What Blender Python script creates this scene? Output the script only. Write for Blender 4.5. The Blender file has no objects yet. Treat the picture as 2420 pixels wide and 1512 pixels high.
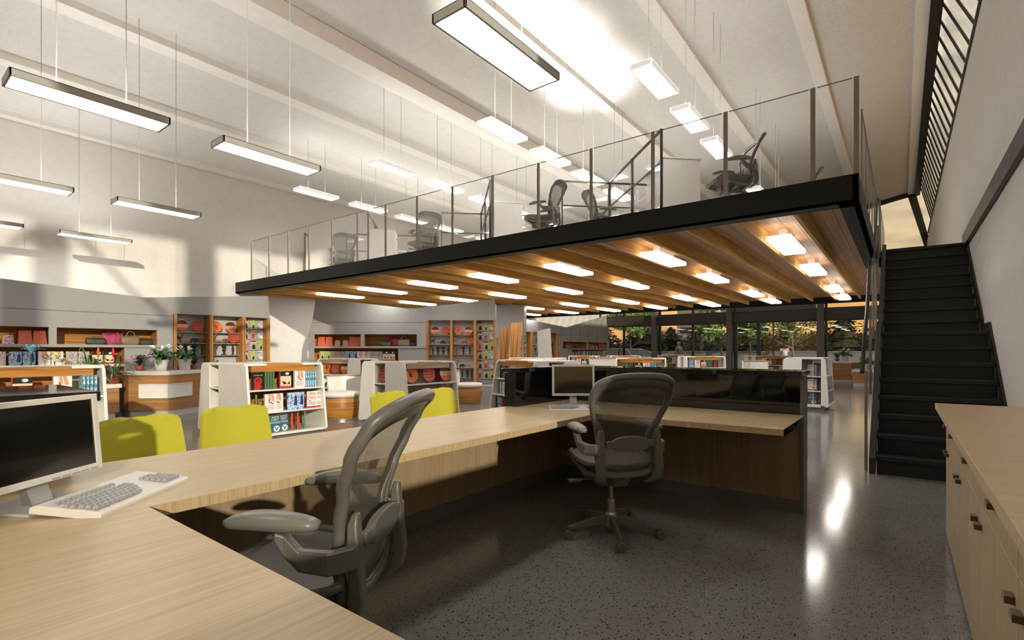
import bpy, bmesh, math, random
from mathutils import Matrix, Vector
R = math.radians
random.seed(7)
SC = bpy.context.scene
COL = SC.collection

# ------------------------------------------------------------------ camera
cam = bpy.data.cameras.new('camera')
cam.sensor_width = 36.0
cam.lens = 36.0 * 1201.0 / 2420.0
cam.shift_y = 73.0 / 2420.0
cam.clip_start = 0.05
cam.clip_end = 400
co = bpy.data.objects.new('camera', cam)
COL.objects.link(co)
co.location = (0, 0, 1.22)
co.rotation_euler = (R(90), 0, R(37.45))
SC.camera = co

# ------------------------------------------------------------------ view
SC.view_settings.view_transform = 'Standard'
SC.view_settings.look = 'None'
SC.view_settings.gamma = 1.0
SC.view_settings.use_curve_mapping = False
SC.view_settings.exposure = 0.38
SC.cycles.use_denoising = True
SC.cycles.use_adaptive_sampling = True
SC.cycles.adaptive_threshold = 0.1
SC.cycles.max_bounces = 7
SC.cycles.diffuse_bounces = 3
SC.cycles.glossy_bounces = 3
SC.cycles.transparent_max_bounces = 16
SC.cycles.sample_clamp_indirect = 4.0
SC.cycles.caustics_reflective = False
SC.cycles.caustics_refractive = False

# ------------------------------------------------------------------ world: dusk sky with broken cloud
W = bpy.data.worlds.new('dusk_sky')
SC.world = W
W.use_nodes = True
nt = W.node_tree
nt.nodes.clear()
_o = nt.nodes.new('ShaderNodeOutputWorld')
_b = nt.nodes.new('ShaderNodeBackground')
_b.inputs['Strength'].default_value = 1.0
_tc = nt.nodes.new('ShaderNodeTexCoord')
_sep = nt.nodes.new('ShaderNodeSeparateXYZ')
nt.links.new(_tc.outputs['Generated'], _sep.inputs[0])
_r = nt.nodes.new('ShaderNodeValToRGB')
els = _r.color_ramp.elements
els[0].position = 0.0; els[0].color = (0.78, 0.42, 0.14, 1)
els[1].position = 1.0; els[1].color = (0.58, 0.61, 0.68, 1)
e = els.new(0.07); e.color = (0.80, 0.46, 0.15, 1)
e = els.new(0.15); e.color = (0.62, 0.47, 0.29, 1)
e = els.new(0.32); e.color = (0.62, 0.55, 0.43, 1)
nt.links.new(_sep.outputs['Z'], _r.inputs[0])
_mp = nt.nodes.new('ShaderNodeMapping')
_mp.inputs['Scale'].default_value = (3, 3, 14)
nt.links.new(_tc.outputs['Generated'], _mp.inputs[0])
_n = nt.nodes.new('ShaderNodeTexNoise')
_n.inputs['Scale'].default_value = 2.2
_n.inputs['Detail'].default_value = 6
nt.links.new(_mp.outputs[0], _n.inputs['Vector'])
_cr = nt.nodes.new('ShaderNodeValToRGB')
_cr.color_ramp.elements[0].position = 0.40; _cr.color_ramp.elements[0].color = (0.78, 0.76, 0.76, 1)
_cr.color_ramp.elements[1].position = 0.68; _cr.color_ramp.elements[1].color = (1.35, 1.25, 1.1, 1)
nt.links.new(_n.outputs['Fac'], _cr.inputs[0])
_mx = nt.nodes.new('ShaderNodeMixRGB'); _mx.blend_type = 'MULTIPLY'; _mx.inputs[0].default_value = 1
nt.links.new(_r.outputs[0], _mx.inputs[1]); nt.links.new(_cr.outputs[0], _mx.inputs[2])
nt.links.new(_mx.outputs[0], _b.inputs['Color'])
nt.links.new(_b.outputs[0], _o.inputs[0])

# ------------------------------------------------------------------ sun (low, from the glazed side behind the camera)
SUN_DIR = Vector((-0.906, 0.42, -0.235)).normalized()
sl = bpy.data.lights.new('sun', 'SUN')
sl.energy = 2.6
sl.color = (1.0, 0.89, 0.72)
sl.angle = R(0.9)
so = bpy.data.objects.new('sun', sl)
COL.objects.link(so)
so.rotation_euler = SUN_DIR.to_track_quat('-Z', 'Y').to_euler()

# lamp strengths, all in one place
K_PENDANT = 15.0      # radiance of the pendant diffusers
K_PANEL = 15.0         # radiance of the panels below the mezzanine
K_UP = 8.0           # watts of the uplight in each pendant
LAMP_COL = (1.0, 0.97, 0.92)

# ================================================================== helpers
class MB:
    """collects geometry and links it as one mesh object"""
    def __init__(s):
        s.v = []; s.f = []; s.m = []; s.mi = 0
    def add(s, vs, fs, T=None):
        o = len(s.v)
        s.v += [tuple(T @ Vector(p)) if T is not None else tuple(p) for p in vs]
        for f in fs:
            s.f.append([i + o for i in f]); s.m.append(s.mi)
        return s
    def mat(s, i):
        s.mi = i; return s
    def box(s, x0, y0, z0, x1, y1, z1, T=None):
        if x0 > x1: x0, x1 = x1, x0
        if y0 > y1: y0, y1 = y1, y0
        if z0 > z1: z0, z1 = z1, z0
        vs = [(x0,y0,z0),(x1,y0,z0),(x1,y1,z0),(x0,y1,z0),(x0,y0,z1),(x1,y0,z1),(x1,y1,z1),(x0,y1,z1)]
        return s.add(vs, [(3,2,1,0),(4,5,6,7),(0,1,5,4),(1,2,6,5),(2,3,7,6),(3,0,4,7)], T)
    def prism(s, pts, a, b, ax='z', T=None):
        """pts: 2D polygon; extruded from a to b along ax (x: pts=(y,z); y: pts=(x,z); z: pts=(x,y))"""
        n = len(pts)
        def P(p, h):
            return {'z': (p[0], p[1], h), 'y': (p[0], h, p[1]), 'x': (h, p[0], p[1])}[ax]
        vs = [P(p, a) for p in pts] + [P(p, b) for p in pts]
        fs = [tuple(range(n))[::-1], tuple(range(n, 2*n))] + [(i, (i+1) % n, n+(i+1) % n, n+i) for i in range(n)]
        return s.add(vs, fs, T)
    def tube(s, pts, r, n=8, T=None, closed=False, sq=None):
        """tube through points; r a number or a list; sq=(a,b) squashes the section"""
        pts = [Vector(p) for p in pts]
        m = len(pts); vs = []
        rr = r if isinstance(r, (list, tuple)) else [r]*m
        up = Vector((0, 0, 1)); prev = None
        for i, p in enumerate(pts):
            if closed: t = pts[(i+1) % m] - pts[i-1]
            else: t = pts[min(i+1, m-1)] - pts[max(i-1, 0)]
            t.normalize()
            if prev is None:
                a = t.cross(up)
                if a.length < 1e-3: a = t.cross(Vector((0, 1, 0)))
            else:
                a = prev - t * prev.dot(t)
            a.normalize(); prev = a.copy()
            b = t.cross(a)
            for k in range(n):
                g = 2*math.pi*k/n
                ca, cb = math.cos(g)*rr[i], math.sin(g)*rr[i]
                if sq: ca *= sq[0]; cb *= sq[1]
                vs.append(tuple(p + a*ca + b*cb))
        fs = []
        for i in range(m if closed else m-1):
            j = (i+1) % m
            for k in range(n):
                l = (k+1) % n
                fs.append((i*n+k, i*n+l, j*n+l, j*n+k))
        if not closed:
            fs.append(tuple(range(n))[::-1]); fs.append(tuple(range((m-1)*n, m*n)))
        return s.add(vs, fs, T)
    def lathe(s, prof, n=16, T=None, cx=0, cy=0):
        """prof: (radius, z) bottom to top"""
        vs = []
        for r, z in prof:
            for k in range(n):
                g = 2*math.pi*k/n
                vs.append((cx+r*math.cos(g), cy+r*math.sin(g), z))
        fs = [(i*n+k, i*n+(k+1) % n, (i+1)*n+(k+1) % n, (i+1)*n+k) for i in range(len(prof)-1) for k in range(n)]
        fs.append(tuple(range(n))[::-1]); fs.append(tuple(range((len(prof)-1)*n, len(prof)*n)))
        return s.add(vs, fs, T)
    def loft(s, secs, T=None, cap=True):
        n = len(secs[0]); vs = [p for q in secs for p in q]
        fs = [(i*n+k, i*n+(k+1) % n, (i+1)*n+(k+1) % n, (i+1)*n+k) for i in range(len(secs)-1) for k in range(n)]
        if cap:
            fs.append(tuple(range(n))[::-1]); fs.append(tuple(range((len(secs)-1)*n, len(secs)*n)))
        return s.add(vs, fs, T)
    def grid(s, fn, nu, nv, T=None):
        vs = [fn(i/nu, j/nv) for j in range(nv+1) for i in range(nu+1)]
        fs = [(j*(nu+1)+i, j*(nu+1)+i+1, (j+1)*(nu+1)+i+1, (j+1)*(nu+1)+i) for j in range(nv) for i in range(nu)]
        return s.add(vs, fs, T)
    def disc(s, cx, cz, rx, rz, y, n=20):
        """flat disc facing -y"""
        vs = [(cx+rx*math.cos(2*math.pi*k/n), y, cz+rz*math.sin(2*math.pi*k/n)) for k in range(n)]
        return s.add(vs, [tuple(range(n))])
    def quad(s, x0, z0, x1, z1, y):
        return s.add([(x0,y,z0),(x1,y,z0),(x1,y,z1),(x0,y,z1)], [(0,1,2,3)])
    def text(s, txt, size, x, z, y, sx=1.0):
        """flat lettering facing -y, centred on x"""
        key = txt
        if key not in _TXT:
            cu = bpy.data.curves.new('lettering', 'FONT'); cu.body = txt; cu.size = 1; cu.align_x = 'CENTER'; cu.resolution_u = 2
            ob = bpy.data.objects.new('lettering', cu); COL.objects.link(ob)
            dg = bpy.context.evaluated_depsgraph_get()
            me = bpy.data.meshes.new_from_object(ob.evaluated_get(dg))
            _TXT[key] = ([tuple(v.co) for v in me.vertices], [tuple(p.vertices) for p in me.polygons])
            bpy.data.objects.remove(ob); bpy.data.curves.remove(cu); bpy.data.meshes.remove(me)
        vs, fs = _TXT[key]
        return s.add([(x + p[0]*size*sx, y, z + p[1]*size) for p in vs], fs)
    def build(s, name, mats, parent=None, smooth=False, bevel=0, seg=2, ang=35, solid=0, sub=0):
        me = bpy.data.meshes.new(name)
        me.from_pydata(s.v, [], s.f)
        if not isinstance(mats, (list, tuple)): mats = [mats]
        for m in mats: me.materials.append(MAT[m] if isinstance(m, str) else m)
        for p, i in zip(me.polygons, s.m):
            p.material_index = i
            if smooth: p.use_smooth = True
        me.update()
        o = bpy.data.objects.new(name, me)
        COL.objects.link(o)
        if parent is not None: o.parent = parent
        if solid:
            md = o.modifiers.new('solid', 'SOLIDIFY'); md.thickness = solid; md.offset = 0
        if sub:
            md = o.modifiers.new('sub', 'SUBSURF'); md.levels = sub; md.render_levels = sub
        if bevel:
            md = o.modifiers.new('bevel', 'BEVEL'); md.width = bevel; md.segments = seg; md.limit_method = 'ANGLE'; md.angle_limit = R(ang)
        if smooth and bevel:
            try: me.set_sharp_from_angle(angle=R(50))
            except Exception: pass
        return o
_TXT = {}

def tag(o, label, cat, group=None, kind=None):
    if label: o['label'] = label
    if cat: o['category'] = cat
    if group: o['group'] = group
    if kind: o['kind'] = kind
    return o
def thing(name, label, cat, loc=(0,0,0), rz=0, group=None):
    o = bpy.data.objects.new(name, None); o.empty_display_size = 0.1
    COL.objects.link(o); o.location = loc; o.rotation_euler = (0, 0, rz)
    return tag(o, label, cat, group)
def struct(o):
    o['kind'] = 'structure'; return o
def copy_tree(o, parent=None):
    kids = [k for k in KIDS.get(o.name, [])] or list(o.children)
    KIDS[o.name] = kids
    c = o.copy(); COL.objects.link(c)
    if parent is not None:
        c.parent = parent
    for ch in kids: copy_tree(ch, c)
    return c
KIDS = {}
def dup(root, loc, rz, label, group=None, scale=None):
    c = copy_tree(root)
    c.location = loc; c.rotation_euler = (0, 0, rz)
    c['label'] = label
    if group: c['group'] = group
    elif 'group' in c: del c['group']
    if scale: c.scale = scale
    return c
class Proto:
    """builds a model once; every placed instance is a copy of it and of each of its parts"""
    def __init__(s, fn): s.fn = fn; s.o = None
    def put(s, loc, rz, label, group=None, scale=None):
        if s.o is None: s.o = s.fn()
        return dup(s.o, loc, rz, label, group, scale)
PROTOS = []
def proto(fn):
    p = Proto(fn); PROTOS.append(p); return p
def drop_protos():
    for p in PROTOS:
        if p.o is None: continue
        def rm(o):
            for k in KIDS.get(o.name, list(o.children)): rm(k)
            bpy.data.objects.remove(o)
        rm(p.o)

# ================================================================== materials
MAT = {}
def _new(name):
    m = bpy.data.materials.new(name); m.use_nodes = True
    MAT[name] = m
    return m, m.node_tree, m.node_tree.nodes['Principled BSDF']
def pm(name, col, rough=0.5, metal=0.0, spec=0.5, coat=0.0, noise=0.0, nscale=8.0, bump=0.0, bscale=60.0):
    m, t, p = _new(name)
    p.inputs['Base Color'].default_value = (*col, 1)
    p.inputs['Roughness'].default_value = rough
    p.inputs['Metallic'].default_value = metal
    p.inputs['Specular IOR Level'].default_value = spec
    p.inputs['Coat Weight'].default_value = coat
    tc = t.nodes.new('ShaderNodeTexCoord')
    nz = t.nodes.new('ShaderNodeTexNoise'); nz.inputs['Scale'].default_value = nscale; nz.inputs['Detail'].default_value = 3
    t.links.new(tc.outputs['Object'], nz.inputs['Vector'])
    rp = t.nodes.new('ShaderNodeValToRGB')
    k = noise if noise else 0.03
    rp.color_ramp.elements[0].position = 0.3; rp.color_ramp.elements[0].color = (*[max(0, c*(1-k)) for c in col], 1)
    rp.color_ramp.elements[1].position = 0.7; rp.color_ramp.elements[1].color = (*[min(1, c*(1+k)) for c in col], 1)
    t.links.new(nz.outputs['Fac'], rp.inputs[0]); t.links.new(rp.outputs[0], p.inputs['Base Color'])
    if bump:
        n2 = t.nodes.new('ShaderNodeTexNoise'); n2.inputs['Scale'].default_value = bscale; n2.inputs['Detail'].default_value = 4
        t.links.new(tc.outputs['Object'], n2.inputs['Vector'])
        b = t.nodes.new('ShaderNodeBump'); b.inputs['Strength'].default_value = bump; b.inputs['Distance'].default_value = 0.02
        t.links.new(n2.outputs['Fac'], b.inputs['Height']); t.links.new(b.outputs[0], p.inputs['Normal'])
    return m
def wood(name, c1, c2, sc=(1, 14, 14), rough=0.4, c3=None, fine=(2, 90, 90), spec=0.4):
    m, t, p = _new(name)
    tc = t.nodes.new('ShaderNodeTexCoord')
    def nz(scale, s, det):
        mp = t.nodes.new('ShaderNodeMapping'); mp.inputs['Scale'].default_value = scale
        t.links.new(tc.outputs['Object'], mp.inputs[0])
        n = t.nodes.new('ShaderNodeTexNoise'); n.inputs['Scale'].default_value = s; n.inputs['Detail'].default_value = det
        n.inputs['Distortion'].default_value = 0.4
        t.links.new(mp.outputs[0], n.inputs['Vector']); return n
    a = nz(sc, 1.0, 4); b = nz(fine, 1.0, 2)
    r1 = t.nodes.new('ShaderNodeValToRGB')
    r1.color_ramp.elements[0].position = 0.32; r1.color_ramp.elements[0].color = (*c1, 1)
    r1.color_ramp.elements[1].position = 0.68; r1.color_ramp.elements[1].color = (*c2, 1)
    if c3:
        e = r1.color_ramp.elements.new(0.5); e.color = (*c3, 1)
    t.links.new(a.outputs['Fac'], r1.inputs[0])
    r2 = t.nodes.new('ShaderNodeValToRGB')
    r2.color_ramp.elements[0].position = 0.3; r2.color_ramp.elements[0].color = (0.86, 0.84, 0.80, 1)
    r2.color_ramp.elements[1].position = 0.6; r2.color_ramp.elements[1].color = (1.04, 1.04, 1.04, 1)
    t.links.new(b.outputs['Fac'], r2.inputs[0])
    mx = t.nodes.new('ShaderNodeMixRGB'); mx.blend_type = 'MULTIPLY'; mx.inputs[0].default_value = 1
    t.links.new(r1.outputs[0], mx.inputs[1]); t.links.new(r2.outputs[0], mx.inputs[2])
    t.links.new(mx.outputs[0], p.inputs['Base Color'])
    p.inputs['Roughness'].default_value = rough; p.inputs['Specular IOR Level'].default_value = spec
    return m
def emit(name, col, k):
    m, t, p = _new(name)
    p.inputs['Base Color'].default_value = (0.8, 0.8, 0.8, 1)
    p.inputs['Emission Color'].default_value = (*col, 1)
    p.inputs['Emission Strength'].default_value = k
    return m
def glass(name, tint=(0.96, 0.97, 0.96), refl=0.06, rough=0.0):
    m = bpy.data.materials.new(name); m.use_nodes = True; MAT[name] = m
    t = m.node_tree; t.nodes.clear()
    o = t.nodes.new('ShaderNodeOutputMaterial'); tr = t.nodes.new('ShaderNodeBsdfTransparent'); g = t.nodes.new('ShaderNodeBsdfGlossy')
    tr.inputs[0].default_value = (*tint, 1); g.inputs['Roughness'].default_value = rough; g.inputs[0].default_value = (1, 1, 1, 1)
    lw = t.nodes.new('ShaderNodeLayerWeight'); lw.inputs[0].default_value = 0.25
    mu = t.nodes.new('ShaderNodeMath'); mu.operation = 'MULTIPLY_ADD'; mu.inputs[1].default_value = 0.22; mu.inputs[2].default_value = refl*0.4
    t.links.new(lw.outputs['Fresnel'], mu.inputs[0])
    mx = t.nodes.new('ShaderNodeMixShader'); t.links.new(mu.outputs[0], mx.inputs[0])
    t.links.new(tr.outputs[0], mx.inputs[1]); t.links.new(g.outputs[0], mx.inputs[2]); t.links.new(mx.outputs[0], o.inputs[0])
    return m
def weave(name, col, axis=1, per=0.0075, hole=0.42, rough=0.6):
    """woven mesh: solid ribs with see-through gaps"""
    m = bpy.data.materials.new(name); m.use_nodes = True; MAT[name] = m
    t = m.node_tree; p = t.nodes['Principled BSDF']; o = t.nodes['Material Output']
    p.inputs['Base Color'].default_value = (*col, 1); p.inputs['Roughness'].default_value = rough
    tc = t.nodes.new('ShaderNodeTexCoord'); sx = t.nodes.new('ShaderNodeSeparateXYZ'); t.links.new(tc.outputs['Object'], sx.inputs[0])
    a = t.nodes.new('ShaderNodeMath'); a.operation = 'MULTIPLY'; a.inputs[1].default_value = 1/per
    t.links.new(sx.outputs[axis], a.inputs[0])
    f = t.nodes.new('ShaderNodeMath'); f.operation = 'FRACT'; t.links.new(a.outputs[0], f.inputs[0])
    g = t.nodes.new('ShaderNodeMath'); g.operation = 'LESS_THAN'; g.inputs[1].default_value = hole; t.links.new(f.outputs[0], g.inputs[0])
    g2 = t.nodes.new('ShaderNodeMath'); g2.operation = 'MULTIPLY'; g2.inputs[1].default_value = 0.9; t.links.new(g.outputs[0], g2.inputs[0])
    tr = t.nodes.new('ShaderNodeBsdfTransparent'); mx = t.nodes.new('ShaderNodeMixShader')
    t.links.new(g2.outputs[0], mx.inputs[0]); t.links.new(p.outputs[0], mx.inputs[1]); t.links.new(tr.outputs[0], mx.inputs[2])
    t.links.new(mx.outputs[0], o.inputs[0])
    return m
def bands(name, stops, axis=2, lo=0.0, hi=1.0, wob=0.02, freq=30, rough=0.5, repeat=1.0):
    """painted colour bands along an object axis with wavy edges"""
    m, t, p = _new(name)
    tc = t.nodes.new('ShaderNodeTexCoord'); sx = t.nodes.new('ShaderNodeSeparateXYZ'); t.links.new(tc.outputs['Object'], sx.inputs[0])
    nz = t.nodes.new('ShaderNodeTexNoise'); nz.inputs['Scale'].default_value = freq; t.links.new(tc.outputs['Object'], nz.inputs['Vector'])
    w = t.nodes.new('ShaderNodeMath'); w.operation = 'MULTIPLY_ADD'; w.inputs[1].default_value = wob; t.links.new(nz.outputs['Fac'], w.inputs[0]); t.links.new(sx.outputs[axis], w.inputs[2])
    mr = t.nodes.new('ShaderNodeMapRange'); mr.inputs[1].default_value = lo + wob/2; mr.inputs[2].default_value = hi + wob/2; mr.inputs[4].default_value = repeat
    t.links.new(w.outputs[0], mr.inputs[0])
    fr = t.nodes.new('ShaderNodeMath'); fr.operation = 'FRACT'; t.links.new(mr.outputs[0], fr.inputs[0])
    cr = t.nodes.new('ShaderNodeValToRGB'); cr.color_ramp.interpolation = 'CONSTANT'
    while len(cr.color_ramp.elements) < len(stops): cr.color_ramp.elements.new(0.5)
    for el, (ps, c) in zip(cr.color_ramp.elements, stops):
        el.position = ps; el.color = (*c, 1)
    t.links.new(fr.outputs[0], cr.inputs[0]); t.links.new(cr.outputs[0], p.inputs['Base Color'])
    p.inputs['Roughness'].default_value = rough
    return m
def patchy(name, cols, scale=20, rough=0.5, stretch=(1, 1, 1)):
    """printed or woven pattern of irregular colour patches"""
    m, t, p = _new(name)
    tc = t.nodes.new('ShaderNodeTexCoord'); mp = t.nodes.new('ShaderNodeMapping'); mp.inputs['Scale'].default_value = stretch
    t.links.new(tc.outputs['Object'], mp.inputs[0])
    nz = t.nodes.new('ShaderNodeTexNoise'); nz.inputs['Scale'].default_value = scale; nz.inputs['Detail'].default_value = 1.5
    t.links.new(mp.outputs[0], nz.inputs['Vector'])
    cr = t.nodes.new('ShaderNodeValToRGB'); cr.color_ramp.interpolation = 'CONSTANT'
    while len(cr.color_ramp.elements) < len(cols): cr.color_ramp.elements.new(0.5)
    for i, (el, c) in enumerate(zip(cr.color_ramp.elements, cols)):
        el.position = 0 if i == 0 else 0.34 + 0.32*i/len(cols); el.color = (*c, 1)
    t.links.new(nz.outputs['Fac'], cr.inputs[0]); t.links.new(cr.outputs[0], p.inputs['Base Color'])
    p.inputs['Roughness'].default_value = rough
    return m

pm('white_wall', (0.74, 0.715, 0.685), 0.7)
pm('ceiling_plaster', (0.72, 0.70, 0.67), 0.75, bump=1.0, bscale=22)
pm('rib_white', (0.84, 0.80, 0.75), 0.6)
pm('black_paint', (0.012, 0.011, 0.010), 0.38)
pm('fascia_black', (0.009, 0.009, 0.0085), 0.5, spec=0.25)
pm('frame_black', (0.006, 0.006, 0.006), 0.4)
pm('header_brown', (0.060, 0.048, 0.042), 0.5)
pm('column_grey', (0.15, 0.125, 0.12), 0.55)
pm('stair_black', (0.013, 0.0125, 0.0125), 0.42, noise=0.1, nscale=30)
pm('post_bronze', (0.31, 0.275, 0.24), 0.38, 0.5)
pm('steel', (0.45, 0.44, 0.42), 0.35, 0.8)
pm('dark_steel', (0.045, 0.042, 0.038), 0.4, 0.3)
pm('lamp_grey', (0.44, 0.45, 0.445), 0.5, 0.0)
pm('lamp_white', (0.74, 0.72, 0.68), 0.45)
pm('gloss_black', (0.008, 0.0075, 0.007), 0.06, coat=0.6)
pm('plinth_grey', (0.16, 0.15, 0.145), 0.4)
pm('white_lacquer', (0.80, 0.77, 0.73), 0.28, coat=0.2)
pm('grey_lacquer', (0.52, 0.515, 0.51), 0.38, coat=0.1)
pm('grey_metal_panel', (0.33, 0.33, 0.325), 0.38)
pm('seam_dark', (0.12, 0.12, 0.12), 0.6)
pm('grey_board', (0.40, 0.38, 0.37), 0.5)  # plain grey for the magazine racks and the corridor island's boards
pm('yellow_fabric', (0.50, 0.455, 0.028), 0.75, noise=0.12, nscale=420, bump=0.35, bscale=420)
pm('chair_shell', (0.13, 0.125, 0.11), 0.36)
pm('chair_pad', (0.18, 0.174, 0.152), 0.33)
pm('chair_dark', (0.05, 0.048, 0.045), 0.4)
pm('monitor_white', (0.72, 0.69, 0.66), 0.35)
pm('screen_black', (0.009, 0.0085, 0.008), 0.10, coat=0.3)
pm('key_grey', (0.36, 0.36, 0.375), 0.4)
pm('handle_bronze', (0.16, 0.125, 0.09), 0.35, 0.7)
pm('pot_white', (0.78, 0.76, 0.73), 0.4)
pm('terracotta', (0.30, 0.075, 0.045), 0.6)
pm('soil', (0.03, 0.018, 0.01), 0.9)
pm('leaf_green', (0.035, 0.12, 0.025), 0.42, noise=0.35, nscale=30)
pm('leaf_dark', (0.035, 0.075, 0.03), 0.45, noise=0.3, nscale=30)
pm('leaf_stripe', (0.12, 0.20, 0.09), 0.45, noise=0.4, nscale=60)
pm('petal_white', (0.85, 0.83, 0.76), 0.5)
pm('petal_red', (0.62, 0.02, 0.02), 0.4)
pm('petal_blue', (0.22, 0.55, 0.72), 0.5)
pm('petal_cream', (0.85, 0.76, 0.42), 0.5)
pm('petal_pink', (0.55, 0.08, 0.18), 0.5)
pm('skin', (0.50, 0.28, 0.19), 0.5)
pm('hair_grey', (0.26, 0.22, 0.20), 0.7)
pm('hair_brown', (0.045, 0.022, 0.014), 0.6)
pm('denim', (0.06, 0.09, 0.20), 0.8)
pm('shirt_white', (0.62, 0.62, 0.68), 0.8)
pm('car_silver', (0.24, 0.29, 0.33), 0.25, 0.5, coat=0.5)
pm('car_glass', (0.02, 0.024, 0.028), 0.06)
pm('tyre', (0.012, 0.012, 0.012), 0.8)
pm('asphalt', (0.10, 0.105, 0.11), 0.9)
pm('kerb_wall', (0.21, 0.235, 0.27), 0.7)
pm('grass', (0.05, 0.085, 0.02), 0.9, noise=0.5, nscale=4)
pm('facade', (0.16, 0.13, 0.12), 0.8)
pm('facade_window', (0.018, 0.018, 0.022), 0.2)
pm('bark', (0.05, 0.045, 0.05), 0.85)
pm('bark_pale', (0.20, 0.18, 0.13), 0.85)
pm('conifer', (0.018, 0.030, 0.012), 0.85, noise=0.6, nscale=1.2)
pm('conifer_brown', (0.040, 0.032, 0.014), 0.85, noise=0.6, nscale=1.2)
pm('foliage', (0.15, 0.27, 0.045), 0.7, noise=0.4, nscale=1.5)
pm('foliage_olive', (0.22, 0.25, 0.07), 0.7, noise=0.4, nscale=1.5)
pm('ink_black', (0.012, 0.012, 0.012), 0.5)
pm('carved_brown', (0.17, 0.07, 0.025), 0.5, noise=0.4, nscale=50)
pm('carved_tan', (0.34, 0.18, 0.06), 0.5, noise=0.4, nscale=50)
for nm, c in dict(bk_black=(.014,.014,.013), bk_red=(.52,.025,.02), bk_green=(.095,.20,.095), bk_cream=(.72,.62,.42), bk_white=(.82,.79,.77),
                  bk_teal=(.045,.14,.20), bk_blue=(.10,.28,.50), bk_navy=(.02,.05,.22), bk_sky=(.42,.66,.80), bk_yellow=(.75,.62,.05),
                  bk_skin=(.66,.36,.22), bk_lilac=(.33,.30,.42), bk_moss=(.09,.10,.065), bk_orange=(.55,.17,.02), bk_pink=(.62,.25,.30),
                  bk_lime=(.42,.62,.07), bk_paper=(.75,.71,.62), bk_grey=(.26,.26,.25)).items():
    pm(nm, c, 0.38)
wood('oak_top', (0.57, 0.42, 0.245), (0.64, 0.485, 0.295), (1.6, 60, 60), 0.36, fine=(4, 240, 240))
wood('oak_top_y', (0.56, 0.425, 0.25), (0.63, 0.49, 0.30), (60, 1.6, 60), 0.36, fine=(240, 4, 240))
wood('oak_edge', (0.46, 0.335, 0.185), (0.56, 0.42, 0.245), (60, 60, 3), 0.45, fine=(200, 200, 6))
wood('oak_panel', (0.30, 0.215, 0.125), (0.37, 0.27, 0.165), (22, 22, 0.8), 0.5, fine=(150, 150, 2))
wood('oak_cabinet', (0.42, 0.31, 0.17), (0.52, 0.39, 0.225), (40, 40, 0.8), 0.45, fine=(170, 170, 2))
wood('beam_wood', (0.62, 0.32, 0.07), (0.90, 0.60, 0.21), (9, 0.9, 16), 0.42, c3=(0.78, 0.46, 0.13), fine=(60, 3, 60))
wood('board_wood', (0.52, 0.28, 0.13), (0.70, 0.42, 0.22), (16, 0.7, 1), 0.38, c3=(0.62, 0.35, 0.17), fine=(110, 2, 10))
wood('zebra_wood', (0.25, 0.095, 0.022), (0.56, 0.27, 0.065), (0.7, 0.7, 26), 0.45, c3=(0.44, 0.19, 0.04), fine=(2, 2, 80))
wood('zebra_upright', (0.26, 0.10, 0.03), (0.58, 0.30, 0.09), (28, 28, 0.7), 0.45, c3=(0.46, 0.21, 0.05), fine=(90, 90, 2))
wood('zebra_pale', (0.40, 0.26, 0.17), (0.62, 0.45, 0.32), (0.7, 0.7, 26), 0.45, fine=(2, 2, 80))
wood('counter_wood', (0.32, 0.15, 0.06), (0.46, 0.24, 0.10), (1, 1, 30), 0.42, fine=(2, 2, 110))
emit('pendant_glow', (1.0, 0.965, 0.90), K_PENDANT)
emit('panel_glow', (1.0, 0.95, 0.88), K_PANEL)
emit('panel_side_glow', (1.0, 0.94, 0.86), 1.8)
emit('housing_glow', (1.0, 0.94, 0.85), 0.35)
glass('clear_glass', (0.985, 0.985, 0.985), 0.03)
glass('window_glass', (0.95, 0.96, 0.95), 0.05)
glass('side_glass', (0.97, 0.97, 0.97), 0.02)
weave('chair_mesh', (0.10, 0.09, 0.078), 1, 0.0072, 0.40)
weave('seat_mesh', (0.20, 0.185, 0.17), 0, 0.0072, 0.25)
bands('plate_tri', [(0, (.62,.10,.03)), (.36, (.70,.42,.16)), (.46, (.55,.44,.26)), (.66, (.16,.008,.008))], 2, 0.0, 0.26, 0.03, 40)
bands('plate_stripe', [(0, (.50,.035,.02)), (.40, (.10,.012,.01)), (.55, (.50,.05,.03)), (.8, (.28,.16,.10))], 2, 0.0, 0.26, 0.03, 26, repeat=5)
patchy('plate_orange', [(.60,.13,.015), (.66,.18,.02), (.60,.13,.015)], 60)
patchy('gift_red', [(.58,.04,.02), (.60,.06,.03), (.70,.30,.12)], 130)
patchy('gift_white', [(.55,.04,.06), (.75,.72,.70), (.20,.02,.03)], 60)
patchy('bead_multi', [(.45,.03,.10), (.10,.02,.02), (.55,.10,.30), (.6,.05,.05)], 60)
patchy('bag_taupe', [(.22,.15,.085), (.26,.18,.10)], 12)
patchy('bag_olive', [(.055,.055,.04), (.075,.075,.055)], 12)
patchy('cover_sea', [(.55,.72,.86), (.12,.30,.60), (.70,.80,.88), (.05,.12,.40)], 22)
patchy('cover_splash', [(.10,.24,.40), (.35,.62,.78), (.62,.80,.86), (.16,.38,.58)], 34, stretch=(1, 1, .5))
patchy('cover_photo', [(.62,.60,.58), (.20,.18,.18), (.70,.66,.60), (.40,.30,.26)], 30)
patchy('cover_lime', [(.36,.50,.10), (.50,.58,.22), (.34,.42,.14)], 14)
patchy('cover_blue', [(.28,.36,.56), (.45,.52,.66), (.62,.66,.74)], 16)
patchy('cover_rust', [(.40,.24,.19), (.54,.38,.32), (.28,.17,.14)], 22)
patchy('cover_scene', [(.70,.60,.42), (.66,.56,.38), (.10,.07,.05), (.72,.62,.44)], 24, stretch=(1, 1, 1.6))
patchy('shirt_stripe', [(.12,.14,.30), (.45,.45,.55)], 4)
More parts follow.
